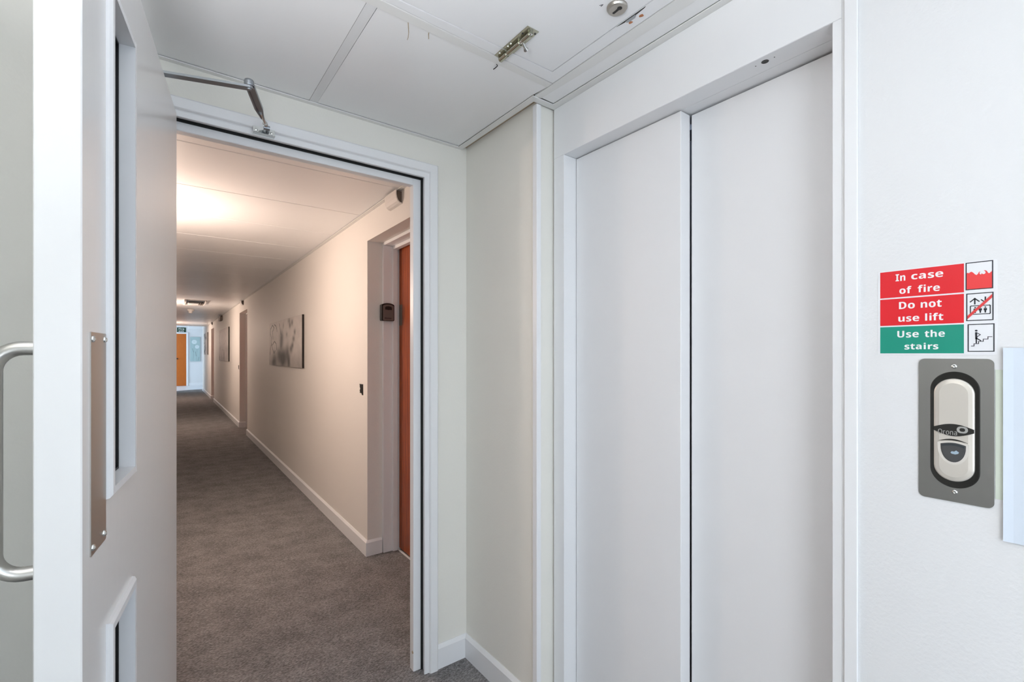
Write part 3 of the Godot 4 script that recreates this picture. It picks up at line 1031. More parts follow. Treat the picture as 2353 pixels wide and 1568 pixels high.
func fire_notice() -> void:
	var o := P(LIFT, 1.2995, 0.3085)
	var t := thing("fire_notice", "red, green and white fire notice on the wall above the lift call panel", "sign", o)
	var A := Vector3.BACK * MM
	var B := Vector3.UP * MM
	var N := Vector3.LEFT
	var fill := func(called: String, polys: Array, m: Material, z: float, parent: Node3D) -> MeshInstance3D:
		var st := S()
		for p in polys:
			prism(st, p, o + N * z, A, B, N * 0.00025)
		return obj(called, st, m, parent)
	var st := S()
	prism(st, rrect(-1.5, 163.5, -0.5, 162.5, 2.0, 3), o, A, B, N * 0.0006)
	var sheet := obj("backing_sheet", st, M.white_vinyl, t)
	var row := func(y0: float, y1: float, m: Material, lines: Array) -> void:
		var p: MeshInstance3D = fill.call("text_panel", [PackedVector2Array([Vector2(2.0, y0), Vector2(122.5, y0), Vector2(122.5, y1), Vector2(2.0, y1)])], m, 0.0006, t)
		var l := S()
		for q in lines:
			var words: Array = q[4]
			for w in words:
				lettering(l, w[0], Rect2(w[1], q[1], w[2] - w[1], w[3] - q[1]), o + N * 0.0008, A, B, N, 0.0002)
		obj("lettering", l, M.print_white, p)
	# word: [text, left, right, top]
	row.call(110.0, 160.8, M.red_vinyl, [[0, 140.9, 0, 0, [["In", 26.1, 41.0, 154.3], ["case", 49.8, 95.1, 151.4]]], [0, 116.0, 0, 0, [["of", 32.0, 50.2, 129.6], ["fire", 59.2, 90.5, 129.9]]]])
	row.call(56.0, 107.3, M.red_vinyl, [[0, 86.9, 0, 0, [["Do", 31.4, 55.0, 100.6], ["not", 63.6, 93.0, 99.6]]], [0, 62.5, 0, 0, [["use", 30.4, 61.4, 72.6], ["lift", 69.9, 95.1, 76.3]]]])
	row.call(2.2, 53.4, M.green_vinyl, [[0, 32.2, 0, 0, [["Use", 28.8, 60.8, 45.2], ["the", 69.2, 97.3, 45.3]]], [0, 9.5, 0, 0, [["stairs", 39.8, 88.5, 21.9]]]])
	var boxframe := func(x0: float, x1: float, y0: float, y1: float) -> MeshInstance3D:
		var w := 1.5
		var q := []
		for r in [[x0, x1, y0, y0 + w], [x0, x1, y1 - w, y1], [x0, x0 + w, y0 + w, y1 - w], [x1 - w, x1, y0 + w, y1 - w]]:
			q.append(PackedVector2Array([Vector2(r[0], r[2]), Vector2(r[1], r[2]), Vector2(r[1], r[3]), Vector2(r[0], r[3])]))
		return fill.call("pictogram_frame", q, M.print_black, 0.0006, t)
	# flames
	var f: MeshInstance3D = boxframe.call(124.6, 159.0, 113.0, 161.2)
	var fl := PackedVector2Array([Vector2(126.1, 114.5), Vector2(157.5, 114.5), Vector2(157.5, 143.5)])
	for q in [[156.6, 141.0], [155.8, 142.0], [155.2, 139.6], [153.0, 139.6], [152.2, 141.6], [151.0, 144.0], [148.6, 145.4], [147.6, 145.0], [149.4, 143.2], [149.8, 140.6], [148.6, 138.9], [146.4, 138.6], [145.2, 140.4], [144.2, 138.6], [143.0, 138.8], [142.0, 141.2], [143.2, 144.0], [141.4, 142.8], [140.4, 140.2], [138.6, 138.2], [136.6, 139.6], [134.8, 142.4], [132.4, 144.8], [130.4, 144.2], [129.0, 142.4], [127.4, 143.6], [126.1, 143.0]]:
		fl.append(Vector2(q[0], q[1]))
	fill.call("flames", [fl], M.fire_vinyl, 0.0006, f)
	# no-lift pictogram
	f = boxframe.call(125.4, 159.4, 58.8, 107.0)
	var sym := []
	sym += strip2([Vector2(136.3, 88.2), Vector2(136.3, 97.6)], 1.9)
	sym += strip2([Vector2(130.8, 92.2), Vector2(136.3, 97.6), Vector2(141.6, 92.4)], 1.7)
	sym += strip2([Vector2(149.4, 98.8), Vector2(149.4, 90.5)], 1.9)
	sym += strip2([Vector2(144.6, 94.6), Vector2(149.4, 89.9), Vector2(154.2, 94.6)], 1.7)
	sym += strip2([Vector2(131.6, 84.8), Vector2(154.6, 84.8), Vector2(155.4, 84.0), Vector2(155.4, 71.0), Vector2(154.6, 70.2), Vector2(131.6, 70.2), Vector2(130.8, 71.0), Vector2(130.8, 84.0), Vector2(131.6, 84.8)], 1.3)
	for x in [136.8, 143.2, 149.4]:
		sym.append(rrect(x - 1.1, x + 1.1, 80.6, 82.8, 1.05, 4))
		sym.append(PackedVector2Array([Vector2(x - 1.9, 80.0), Vector2(x + 1.9, 80.0), Vector2(x + 2.1, 76.6), Vector2(x + 1.1, 76.0), Vector2(x + 0.9, 72.2), Vector2(x - 0.9, 72.2), Vector2(x - 1.1, 76.0), Vector2(x - 2.1, 76.6)]))
	fill.call("lift_symbol", sym, M.print_black, 0.0006, f)
	fill.call("red_slash", [PackedVector2Array([Vector2(127.0, 62.0), Vector2(127.0, 67.8), Vector2(157.8, 103.4), Vector2(157.8, 97.4)])], M.slash, 0.0010, f)
	# stairs pictogram
	f = boxframe.call(127.2, 160.6, 4.9, 53.2)
	sym = strip2([Vector2(132.1, 14.9), Vector2(135.4, 14.9), Vector2(135.4, 18.8), Vector2(141.0, 18.8), Vector2(141.0, 22.8), Vector2(146.9, 22.8), Vector2(146.9, 26.6), Vector2(152.6, 26.6), Vector2(152.6, 30.6), Vector2(157.4, 30.6)], 1.0)
	sym.append(rrect(136.4, 139.8, 40.0, 43.0, 1.4, 4))
	sym += strip2([Vector2(138.0, 37.6), Vector2(138.2, 28.0)], 2.6)
	sym += strip2([Vector2(138.2, 28.5), Vector2(138.2, 20.4)], 1.7)
	sym += strip2([Vector2(138.2, 28.5), Vector2(143.6, 24.2)], 1.6)
	sym += strip2([Vector2(139.0, 37.8), Vector2(143.2, 34.4), Vector2(139.4, 30.8)], 1.0)
	fill.call("stair_symbol", sym, M.print_black, 0.0006, f)
	sheet.set_meta("label", "white vinyl backing")


func call_panel() -> void:
	var o := P(LIFT, 1.0365, 0.2477)
	var t := thing("lift_call_panel", "brushed steel lift call plate with an oval insert and one dark button", "call panel", o)
	var A := Vector3.BACK * MM
	var B := Vector3.UP * MM
	var N := Vector3.LEFT
	var st := S()
	prism(st, rrect(0, 99.5, 0, 255.5, 9.0, 8), o, A, B, N * 0.0022)
	var plate := obj("face_plate", st, M.plate, t)
	for s in [[49.3, 242.0], [50.0, 17.9]]:
		st = S()
		lathe(st, o + A * s[0] + B * s[1] + N * 0.0022, N, [Vector2(0.0040, 0), Vector2(0.0036, 0.0012), Vector2(0.0022, 0.0020), Vector2(0.0010, 0.0016), Vector2(0, 0.0014)], 18)
		obj("screw", st, M.chrome, plate)
	var stadium := func(x0: float, x1: float, y0: float, y1: float) -> PackedVector2Array:
		return rrect(x0, x1, y0, y1, (x1 - x0) / 2 - 0.01, 16)
	# black ring, rounded
	var a: PackedVector2Array = stadium.call(16.8, 82.6, 25.0, 232.5)
	var b: PackedVector2Array = stadium.call(18.0, 81.4, 26.2, 231.3)
	var c: PackedVector2Array = stadium.call(21.6, 76.6, 36.5, 220.5)
	st = S()
	ring_of(a, b, st, o, A, B, 0.0022, 0.0042, N, Vector3.ZERO)
	ring_of(b, c, st, o, A, B, 0.0042, 0.0034, N, N)
	obj("bezel", st, M.bezel, t)
	# domed champagne insert
	st = S()
	var steps := [[22.0, 76.2, 37.0, 220.0, 0.0030], [22.4, 75.8, 37.4, 219.6, 0.0052], [24.5, 73.7, 39.5, 217.5, 0.0066], [30.0, 68.2, 45.0, 212.0, 0.0078]]
	for i in steps.size() - 1:
		ring_of(stadium.call(steps[i][0], steps[i][1], steps[i][2], steps[i][3]), stadium.call(steps[i + 1][0], steps[i + 1][1], steps[i + 1][2], steps[i + 1][3]), st, o, A, B, steps[i][4], steps[i + 1][4], N, Vector3.ZERO)
	cap_of(stadium.call(30.0, 68.2, 45.0, 212.0), st, o, A, B, 0.0078, N)
	var ins := obj("insert", st, M.champagne, t)
	# dark lens-shaped band with raised lettering and a ring
	var lens := PackedVector2Array()
	for i in 17:
		var u := i / 16.0
		lens.append(Vector2(lerpf(22.6, 75.6, u), 132.4 + 7.2 * sin(PI * u)))
	for i in 17:
		var u := 1.0 - i / 16.0
		lens.append(Vector2(lerpf(22.6, 75.6, u), 126.0 - 8.0 * sin(PI * u)))
	st = S()
	prism(st, lens, o + N * 0.0050, A, B, N * 0.0036)
	var band := obj("brand_band", st, M.band, t)
	st = S()
	lettering(st, "Orona", Rect2(28.6, 119.8, 25.4, 9.2), o + N * 0.0086, A, B, N, 0.0003, false)
	var ro := rrect(53.6, 68.2, 124.6, 136.4, 5.6, 8)
	var ri := rrect(57.2, 64.6, 127.4, 133.6, 3.0, 8)
	ring_of(ro, ri, st, o, A, B, 0.0089, 0.0089, N, N)
	ring_of(ro, ro, st, o, A, B, 0.0086, 0.0089, N, Vector3(0, 1, 0))
	obj("emblem_lettering", st, M.letter_grey, band)
	# pale recess round the button, a brow groove, the button
	var shield := func(grow: float) -> PackedVector2Array:
		var p := PackedVector2Array()
		for i in 13:
			var u := i / 12.0
			p.append(Vector2(lerpf(32.6 - grow, 65.0 + grow, u), 102.6 + grow * 0.45 + 3.4 * sin(PI * u)))
		for i in range(1, 16):
			var an := PI * i / 16.0
			p.append(Vector2(48.8 + (16.2 + grow) * cos(an), 101.6 - (29.4 + grow) * pow(sin(an), 0.85)))
		return p
	st = S()
	prism(st, shield.call(5.0), o + N * 0.0070, A, B, N * 0.0012)
	obj("button_surround", st, M.halo, t)
	st = S()
	var brow := PackedVector2Array()
	for i in 13:
		var u := i / 12.0
		brow.append(Vector2(lerpf(28.6, 68.0, u), 107.6 + 5.2 * sin(PI * u)))
	for i in 13:
		var u := 1.0 - i / 12.0
		brow.append(Vector2(lerpf(28.6, 68.0, u), 107.4 + 2.8 * sin(PI * u)))
	prism(st, brow, o + N * 0.0076, A, B, N * 0.0008)
	obj("brow_groove", st, M.bezel, t)
	st = S()
	prism(st, shield.call(0.6), o + N * 0.0080, A, B, N * 0.0006)
	prism(st, shield.call(-1.0), o + N * 0.0080, A, B, N * 0.0018)
	var btn := obj("push_button", st, M.button, t)
	st = S()
	var lip := PackedVector2Array()
	for i in 13:
		var u := i / 12.0
		lip.append(Vector2(lerpf(33.8, 63.8, u), 101.9 + 3.0 * sin(PI * u)))
	for i in 13:
		var u := 1.0 - i / 12.0
		lip.append(Vector2(lerpf(34.2, 63.4, u), 98.4 + 3.0 * sin(PI * u)))
	prism(st, lip, o + N * 0.0098, A, B, N * 0.0003)
	obj("button_lip", st, M.button_rim, btn)
	st = S()
	prism(st, PackedVector2Array([Vector2(45.6, 88.4), Vector2(47.2, 91.2), Vector2(50.6, 91.0), Vector2(53.2, 93.4), Vector2(55.0, 91.6), Vector2(56.8, 90.6), Vector2(55.8, 87.8), Vector2(52.0, 86.2), Vector2(47.4, 86.8)]), o + N * 0.0098, A, B, N * 0.0002)
	obj("pale_mark", st, M.button_mark, btn)  # small pale irregular patch on the button
	ins.set_meta("label", "champagne coloured oval insert")


func papers() -> void:
	var st := S()
	box(st, LIFT - 0.0012, LIFT - 0.0002, 1.0545, 1.2738, 0.05, 0.1468)
	var o := obj("paper_notice", st, M.paper_green)
	tag(o, "pale green paper sheet tucked behind the blue-white sheet beside the call panel", "paper")
	st = S()
	var edge := PackedVector2Array([Vector2(0, 0), Vector2(0.21, 0), Vector2(0.21, 0.0012), Vector2(0.012, 0.0014), Vector2(0.0, 0.0030)])
	prism(st, edge, P(LIFT - 0.0030, 0.9868, 0.1372), Vector3.BACK, Vector3.LEFT, Vector3(0, 0.3240, 0))
	o = obj("paper_notice", st, M.paper)
	tag(o, "blank blue-white paper sheet at the right edge, overlapping the green one", "paper")


# ------------------------------------------------------------------ the corridor

const CR := 1.045
const CL := -0.235
const BAYS := [3.008, 9.628, 16.248]     # far edge of each door recess
const BAY := 0.988
const END := 23.6
const CEND := 18.2                    # the low tray ceiling stops here; the corridor's end is higher


func corridor_shell() -> void:
	var st := S()
	var from := 1.835
	for b in BAYS:
		box(st, CR, 1.31, 0, 2.60, from, b - BAY)
		box(st, CR, 1.31, 2.031, 2.60, b - BAY, b)
		from = b
	box(st, CR, 1.31, 0, 2.60, from, 20.30)
	box(st, 1.31, 1.42, 0, 2.60, 1.835, 20.30)
	struct("wall_corridor_right", st, M.corridor, "long warm-lit corridor wall with recessed doorways and canvases", "wall")
	st = S()
	box(st, CL - 0.12, CL, 0, 2.60, 1.835, 20.30)
	struct("wall_corridor_left", st, M.corridor, "corridor wall hidden behind the open fire door", "wall")
	var pr := PackedVector2Array([Vector2(0, 0), Vector2(0.014, 0), Vector2(0.014, 0.086), Vector2(0.003, 0.099), Vector2(0, 0.099)])
	var starts := [1.835, BAYS[0], BAYS[1], BAYS[2]]
	var ends := [BAYS[0] - BAY, BAYS[1] - BAY, BAYS[2] - BAY, 20.30]
	var where := ["white skirting on the corridor wall before the first recessed door", "white skirting under the canvas between first and second recessed doors", "white skirting between the second and third recessed doors", "white skirting past the third recessed door near the corridor end"]
	for i in 4:
		st = S()
		prism(st, pr, P(CR, 0, ends[i]), Vector3.LEFT, Vector3.UP, Vector3(0, 0, ends[i] - starts[i]), -1.0, 1.0)
		if i > 0:   # returns into the recess behind it
			prism(st, pr, P(CR, 0, starts[i]), Vector3.BACK, Vector3.UP, Vector3(0.094, 0, 0), -1.0, 0.0)
		struct("baseboard_right_corridor", st, M.trim, where[i], "skirting")
	st = S()
	prism(st, pr, P(CL, 0, 20.30), Vector3.RIGHT, Vector3.UP, Vector3(0, 0, 20.30 - 1.835), 0.0, 0.0)
	struct("baseboard_left_corridor", st, M.trim, "white skirting on the corridor wall behind the open fire door", "skirting")


func corridor_ceiling() -> void:
	var t := thing("ceiling", "corridor ceiling of wide satin white metal trays", "ceiling", P(0.4, CTOP, 10.0), "", "structure")
	var d := 2.454 - 0.622
	var first := true
	while d < CEND:
		var e := minf(d + 0.622, CEND)
		var s := maxf(d, 1.84)
		if e - s > 0.05:
			var st := S()
			box(st, CL + 0.02, 1.0285, CTOP, CTOP + 0.03, s + 0.0015, e - 0.0015, 0.003)
			obj("ceiling_panel", st, M.tray, t)
		d += 0.622
		first = false
	for x in [[1.021, CR], [CL, CL + 0.024]]:
		var st := S()
		box(st, x[0], x[1], CTOP - 0.006, CTOP - 0.0025, 1.835, CEND)
		obj("edge_trim", st, M.edge, t)
	var sl := S()
	box(sl, -0.5, 1.45, CTOP + 0.05, CTOP + 0.15, 1.80, CEND)
	struct("ceiling_slab", sl, M.void, "dark void above the corridor ceiling trays", "ceiling")


func corridor_doors() -> void:
	var b: float = BAYS[0]
	var n: float = b - BAY
	var t := thing("door_3", "reddish-brown wooden flat door in the nearest corridor recess, beside the key box", "door", P(1.25, 0, b - BAY / 2), "", "structure")
	var st := S()
	box(st, 1.143, 1.31, 0, 2.031, b - 0.023, b, 0.0015)
	box(st, 1.143, 1.31, 0, 2.031, n, n + 0.023, 0.0015)
	box(st, 1.143, 1.31, 2.012, 2.031, n + 0.023, b - 0.023, 0.0015)
	obj("frame_lining", st, M.trim, t)
	st = S()
	box(st, 1.2045, 1.2370, 0, 2.012, b - 0.036, b - 0.023, 0.0012)
	box(st, 1.2045, 1.2370, 0, 2.012, n + 0.023, n + 0.036, 0.0012)
	box(st, 1.2045, 1.2370, 1.992, 2.012, n + 0.036, b - 0.036, 0.0012)
	obj("frame_stop", st, M.trim, t)
	st = S()
	box(st, 1.2500, 1.2940, 0.012, 2.005, n + 0.027, b - 0.028, 0.0015)
	obj("leaf", st, M.wood, t)
	st = S()
	box(st, 1.2380, 1.2495, 0, 0.006, n + 0.024, b - 0.035, 0.001)
	obj("threshold_strip", st, M.trim, t)
	st = S()
	prism(st, rrect(b - 0.078, b - 0.031, 1.490, 1.628, 0.006, 4), P(1.2500, 0, 0), Vector3.FORWARD, Vector3.UP, Vector3(-0.0016, 0, 0))
	obj("edge_plate", st, M.grey_plastic, t)
	var copy_label := ["wooden flat door in the second corridor recess, past the large canvas", "wooden flat door in the farthest corridor recess before the corridor end"]
	for i in 2:
		var c: Node3D = t.duplicate()
		c.name = "door_%d" % (i + 4)
		add_child(c)
		var base: Vector3 = origin[t]
		c.transform = here * Transform3D(Basis(), base + P(0, 0, BAYS[i + 1] - BAYS[0]))
		tag(c, copy_label[i], "door", "", "structure")


func corridor_end() -> void:
	# a small daylit lobby at the far end
	var st := S()
	box(st, -2.2, 2.6, 0, 2.70, END, END + 0.12)
	struct("wall_end", st, M.wall_white, "white daylit wall closing the far end of the corridor", "wall")
	st = S()
	box(st, CR + 0.36, 2.6, 0, 2.70, 20.18, 20.30)
	box(st, 2.48, 2.6, 0, 2.70, 20.30, END)
	struct("wall_end_right", st, M.wall_white, "white side wall of the far lobby, hidden round the corner", "wall")
	st = S()
	box(st, -2.2, CL - 0.11, 0, 2.70, 20.18, 20.30)
	box(st, -2.2, -2.08, 0, 2.70, 20.30, END)
	struct("wall_end_left", st, M.wall_white, "white side wall of the far lobby behind the fire door", "wall")
	st = S()
	box(st, -2.2, 2.6, 2.47, 2.57, 20.30, END)
	box(st, CL - 0.1, CR + 0.3, 2.47, 2.57, CEND, 20.30)
	box(st, CL - 0.1, CR + 0.3, 2.2045, 2.57, CEND - 0.02, CEND + 0.015)
	box(st, -2.2, CL - 0.11, 2.47, 2.57, 20.18, 20.30)
	struct("ceiling_far", st, M.wall_white, "pale higher ceiling over the far lobby", "ceiling")
	st = S()
	prism(st, PackedVector2Array([Vector2(-2.2, 18.2), Vector2(0.9, 21.00), Vector2(2.6, 21.20), Vector2(2.6, END + 0.1), Vector2(-2.2, END + 0.1)]), P(0, -0.06, 0), Vector3.RIGHT, Vector3.FORWARD, Vector3(0, 0.063, 0))
	struct("floor_far", st, M.vinyl_floor, "pale smooth floor beyond the carpet at the far end", "floor")
	st = S()
	box(st, 0.72, 2.48, 2.35, 2.47, END - 0.05, END, 0.01)
	struct("trim_3", st, M.trim, "white boxed cornice along the top of the far wall", "trim")
	st = S()
	box(st, 0.725, 2.48, 0, 0.12, END - 0.016, END, 0.004)
	struct("baseboard_end", st, M.trim, "white skirting board along the far wall", "skirting")
	var t := thing("door_6", "orange-brown wooden door under the green exit sign at the far end", "door", P(0.25, 0, END), "", "structure")
	st = S()
	box(st, -0.16, 0.649, 0.006, 2.14, END - 0.030, END - 0.002, 0.002)
	obj("leaf", st, M.wood_pale, t)
	st = S()
	box(st, 0.650, 0.715, 0, 2.20, END - 0.040, END, 0.004)
	box(st, -0.226, -0.161, 0, 2.20, END - 0.040, END, 0.004)
	box(st, -0.161, 0.650, 2.142, 2.20, END - 0.040, END, 0.004)
	obj("frame", st, M.trim, t)
	st = S()
	lathe(st, P(0.345, 1.12, END - 0.030), Vector3.BACK, [Vector2(0.025, 0), Vector2(0.025, 0.008), Vector2(0.012, 0.012), Vector2(0.012, 0.04), Vector2(0.028, 0.05), Vector2(0.026, 0.065), Vector2(0, 0.07)], 18)
	obj("knob", st, M.dark, t)
	# unseen window on the far lobby's left side, placed to light its end
	var w := thing("window_2", "unseen tall window at the side of the far lobby, hidden by the fire door, placed to light the end wall", "window", P(-2.08, 0.3, 22.0), "", "structure")
	st = S()
	for b in [[20.75, 20.80, 0.3, 2.3], [23.2, 23.25, 0.3, 2.3], [20.80, 23.2, 0.3, 0.35], [20.80, 23.2, 2.25, 2.3]]:
		box(st, -2.08, -2.05, b[2], b[3], b[0], b[1], 0.003)
	obj("window_frame", st, M.trim, w)
	st = S()
	box(st, -2.08, -2.072, 0.35, 2.25, 20.80, 23.2)
	obj("pane", st, M.day, w)
	area(w, "daylight", P(-2.05, 1.3, 22.0), -90.0, Vector2(2.38, 1.88), Color(0.86, 0.94, 1.0), E_FAR)


func corridor_lamps() -> void:
	var where := ["unseen opal wall lamp nearest the fire door, on the hidden corridor wall", "unseen opal wall lamp opposite the second recessed door", "unseen opal wall lamp opposite the third recessed door"]
	var at := [3.50, 10.05, 16.50]
	for i in 3:  # out of view behind the fire door, placed to light wall and ceiling
		var o := P(CL, 1.74, at[i])
		var t := thing("unseen_wall_lamp", where[i], "lamp", o, "corridor wall lamps")
		var st := S()
		prism(st, rrect(-0.07, 0.07, -0.11, 0.11, 0.02, 4), o, Vector3.FORWARD, Vector3.UP, Vector3(0.02, 0, 0))
		obj("back_plate", st, M.plastic, t)
		st = S()
		lathe(st, o + Vector3(0.075, -0.10, 0), Vector3.UP, [Vector2(0, 0), Vector2(0.045, 0.0), Vector2(0.055, 0.02), Vector2(0.055, 0.18), Vector2(0.045, 0.20), Vector2(0, 0.20)], 24)
		obj("diffuser", st, M.lamp_warm, t)
		omni(t, "unseen_lamp_light", Vector3(0.075, 0.0, 0), Color(1.0, 0.895, 0.825), E_CORRIDOR, 0.05)


func picture(w: int, h: int, base: Callable) -> StandardMaterial3D:
	var im := Image.create(w, h, false, Image.FORMAT_RGB8)
	for y in h:
		for x in w:
			im.set_pixel(x, y, base.call(x / float(w), y / float(h)))
	var m := plain(Color.WHITE, 0.6)
	m.albedo_texture = ImageTexture.create_from_image(im)
	return m


func seg_dist(p: Vector2, a: Vector2, b: Vector2) -> float:
	var ab := b - a
	return (p - a - ab * clampf((p - a).dot(ab) / ab.length_squared(), 0, 1)).length()


# A wrapped canvas on the right-hand wall between d0 (near) and d1 (far).
func canvas_on_wall(called: String, label: String, d0: float, d1: float, y0: float, y1: float, depth: float, face: Material, side: Material) -> void:
	var x := CR - depth
	var t := thing(called, label, "canvas", P(CR, y0, (d0 + d1) / 2), "canvas prints along the corridor wall")
	var st := S()
	box(st, x + 0.0005, CR, y0, y1, d0, d1, 0.002)
	obj("stretcher", st, side, t)
	st = S()
	var q := [P(x, y1, d1), P(x, y1, d0), P(x, y0, d0), P(x, y0, d1)]
	var uv := [Vector2(0, 0), Vector2(1, 0), Vector2(1, 1), Vector2(0, 1)]
	for i in [0, 1, 2, 0, 2, 3]:
		st.set_normal(Vector3.LEFT)
		st.set_uv(uv[i])
		st.add_vertex(q[i])
	obj("print", st, face, t)


func corridor_things() -> void:
	var blobs := [[0.44, 0.40, 0.045, 0.14, 0.62], [0.42, 0.56, 0.03, 0.07, 0.3], [0.69, 0.15, 0.022, 0.05, 0.45], [0.75, 0.10, 0.02, 0.05, 0.4], [0.67, 0.05, 0.03, 0.05, 0.3], [0.82, 0.30, 0.02, 0.05, 0.42], [0.79, 0.43, 0.025, 0.05, 0.42], [0.60, 0.32, 0.02, 0.045, 0.28], [0.50, 0.12, 0.02, 0.06, 0.22], [0.76, 0.56, 0.025, 0.05, 0.4], [0.72, 0.63, 0.03, 0.06, 0.42], [0.42, 0.80, 0.09, 0.12, 0.46], [0.52, 0.78, 0.08, 0.14, 0.40], [0.35, 0.72, 0.05, 0.10, 0.3], [0.62, 0.70, 0.04, 0.14, 0.32], [0.66, 0.90, 0.03, 0.13, 0.42], [0.48, 0.90, 0.05, 0.08, 0.3], [0.20, 0.88, 0.06, 0.14, 0.40], [0.16, 0.94, 0.05, 0.06, 0.3]]
	var twigs := [[0.05, 0.14, 0.12, 0.05], [0.12, 0.05, 0.18, 0.12], [0.05, 0.14, 0.04, 0.24], [0.04, 0.24, 0.08, 0.34], [0.08, 0.34, 0.07, 0.46], [0.07, 0.46, 0.12, 0.60], [0.18, 0.12, 0.13, 0.20], [0.13, 0.20, 0.14, 0.38], [0.20, 0.05, 0.26, 0.10], [0.26, 0.10, 0.29, 0.22], [0.37, 0.06, 0.40, 0.22], [0.40, 0.22, 0.42, 0.30], [0.08, 0.50, 0.04, 0.62], [0.04, 0.62, 0.03, 0.74], [0.12, 0.52, 0.20, 0.44], [0.20, 0.44, 0.26, 0.50], [0.26, 0.50, 0.28, 0.64], [0.12, 0.60, 0.18, 0.72], [0.18, 0.72, 0.22, 0.66]]
	var grain := FastNoiseLite.new()
	grain.seed = 9
	grain.frequency = 0.03
	var paint := func(u: float, v: float) -> Color:
		var l := 0.86 - 0.16 * smoothstep(0.55, 1.0, v) - 0.05 * smoothstep(0.8, 1.0, u) + 0.05 * grain.get_noise_2d(u * 300, v * 140)
		for b in blobs:
			var q := Vector2((u - b[0]) / b[2], (v - b[1]) / b[3])
			l -= b[4] * exp(-0.8 * q.length_squared())
		var near := 9.0
		for s in twigs:
			near = minf(near, seg_dist(Vector2(u * 2.2, v), Vector2(s[0] * 2.2, s[1]), Vector2(s[2] * 2.2, s[3])))
		l -= 0.72 * (1.0 - smoothstep(0.006, 0.017, near + 0.006 * grain.get_noise_2d(u * 900, v * 500)))
		l = clampf(l, 0.12, 0.93)
		return Color(l, l * 0.975, l * 0.955)
	var face := picture(448, 132, paint)
	var side := plain(Color(0.12, 0.10, 0.09), 0.7)
	canvas_on_wall("canvas_print", "large grey canvas of bare twigs and blurred drops between the first two doors", 4.74, 6.49, 1.170, 1.676, 0.020, face, side)
	var paint2 := func(u: float, v: float) -> Color:
		var l := 0.84 + 0.06 * grain.get_noise_2d(u * 200, v * 90)
		var stalk := 0.5 + 0.5 * grain.get_noise_2d(u * 900, v * 60 + 40)
		l -= 0.34 * smoothstep(0.40, 0.85, v) * smoothstep(0.35, 0.75, stalk)
		l -= 0.10 * smoothstep(0.2, 0.6, grain.get_noise_2d(u * 130 + 50, v * 160))
		l = clampf(l, 0.2, 0.92)
		return Color(l, l * 0.96, l * 0.95)
	canvas_on_wall("canvas_print", "pale canvas of misty grass stalks between the second and third doors", 11.28, 13.40, 1.150, 1.870, 0.022, picture(256, 88, paint2), side)
	var paint3 := func(u: float, v: float) -> Color:
		var l := 0.80 - 0.6 * smoothstep(0.05, 0.35, grain.get_noise_2d(u * 160, v * 70 + 90)) * (1.0 - smoothstep(0.5, 0.9, u))
		return Color(l, l * 0.97, l * 0.95)
	canvas_on_wall("canvas_print", "grey and dark abstract canvas just before the end of the corridor", 17.46, 19.20, 1.290, 1.990, 0.022, picture(128, 64, paint3), side)
	# tall teal canvas on the end wall
	var paint4 := func(u: float, v: float) -> Color:
		var c := Color(0.66, 0.755, 0.765).lerp(Color(0.70, 0.79, 0.79), 0.5 + 0.5 * grain.get_noise_2d(u * 60, v * 120))
		for f in [[0.40, 0.20, 0.30, 0.10], [0.68, 0.40, 0.24, 0.085]]:
			var q := Vector2((u - f[0]) / f[2], (v - f[1]) / f[3])
			c = c.lerp(Color(0.88, 0.92, 0.93), 0.85 * (1.0 - smoothstep(0.75, 1.0, q.length())))
			c = c.lerp(Color(0.60, 0.66, 0.67), 0.5 * (1.0 - smoothstep(0.0, 0.25, q.length())))
		for s in [[0.40, 0.30, 0.28, 0.98, 0.5], [0.68, 0.48, 0.62, 0.98, 0.4], [0.20, 0.47, 0.32, 0.62, 1.2], [0.52, 0.60, 0.58, 0.78, 1.3], [0.86, 0.82, 0.78, 0.96, 1.1]]:
			var dd := seg_dist(Vector2(u * 0.35, v), Vector2(s[0] * 0.35, s[1]), Vector2(s[2] * 0.35, s[3]))
			c = c.lerp(Color(0.36, 0.42, 0.42), 0.55 * s[4] * (1.0 - smoothstep(0.002, 0.010, dd)))
		return c
	var m4 := picture(96, 272, paint4)
	var o := P(0.955, 1.005, END)
	var t := thing("tall_canvas_print", "tall pale teal canvas of two white flower heads on the far wall", "canvas", o)
	var st := S()
	box(st, 0.782, 1.128, 1.005, 2.015, END - 0.030, END, 0.002)
	obj("stretcher", st, plain(Color(0.62, 0.71, 0.72), 0.7), t)
	st = S()
	var q := [P(0.782, 2.015, END - 0.0305), P(1.128, 2.015, END - 0.0305), P(1.128, 1.005, END - 0.0305), P(0.782, 1.005, END - 0.0305)]
	var uv := [Vector2(0, 0), Vector2(1, 0), Vector2(1, 1), Vector2(0, 1)]
	for i in [0, 1, 2, 0, 2, 3]:
		st.set_normal(Vector3.BACK)
		st.set_uv(uv[i])
		st.add_vertex(q[i])
	obj("print", st, m4, t)
	# exit sign over the far door
	o = P(0.488, 2.19, END)
	t = thing("exit_sign", "dark green sign reading Fire exit above the far wooden door", "sign", o)
	st = S()
	box(st, 0.338, 0.636, 2.203, 2.398, END - 0.012, END, 0.001)
	obj("sign_board", st, M.exit_green, t)
	st = S()
	var so := P(0, 0, END - 0.012)
	lettering(st, "Fire", Rect2(0.392, 2.305, 0.190, 0.066), so, Vector3.RIGHT, Vector3.UP, Vector3.BACK, 0.002)
	lettering(st, "exit", Rect2(0.392, 2.222, 0.178, 0.060), so, Vector3.RIGHT, Vector3.UP, Vector3.BACK, 0.002)
	obj("lettering", st, M.print_white, t)
	key_box()
	# curved white units high on the wall
	var unit_label := ["white curved unit under the ceiling above the nearest recessed door", "small curved unit under the ceiling above the second recessed door", "small curved unit under the ceiling above the third recessed door"]
	var first: Node3D = null
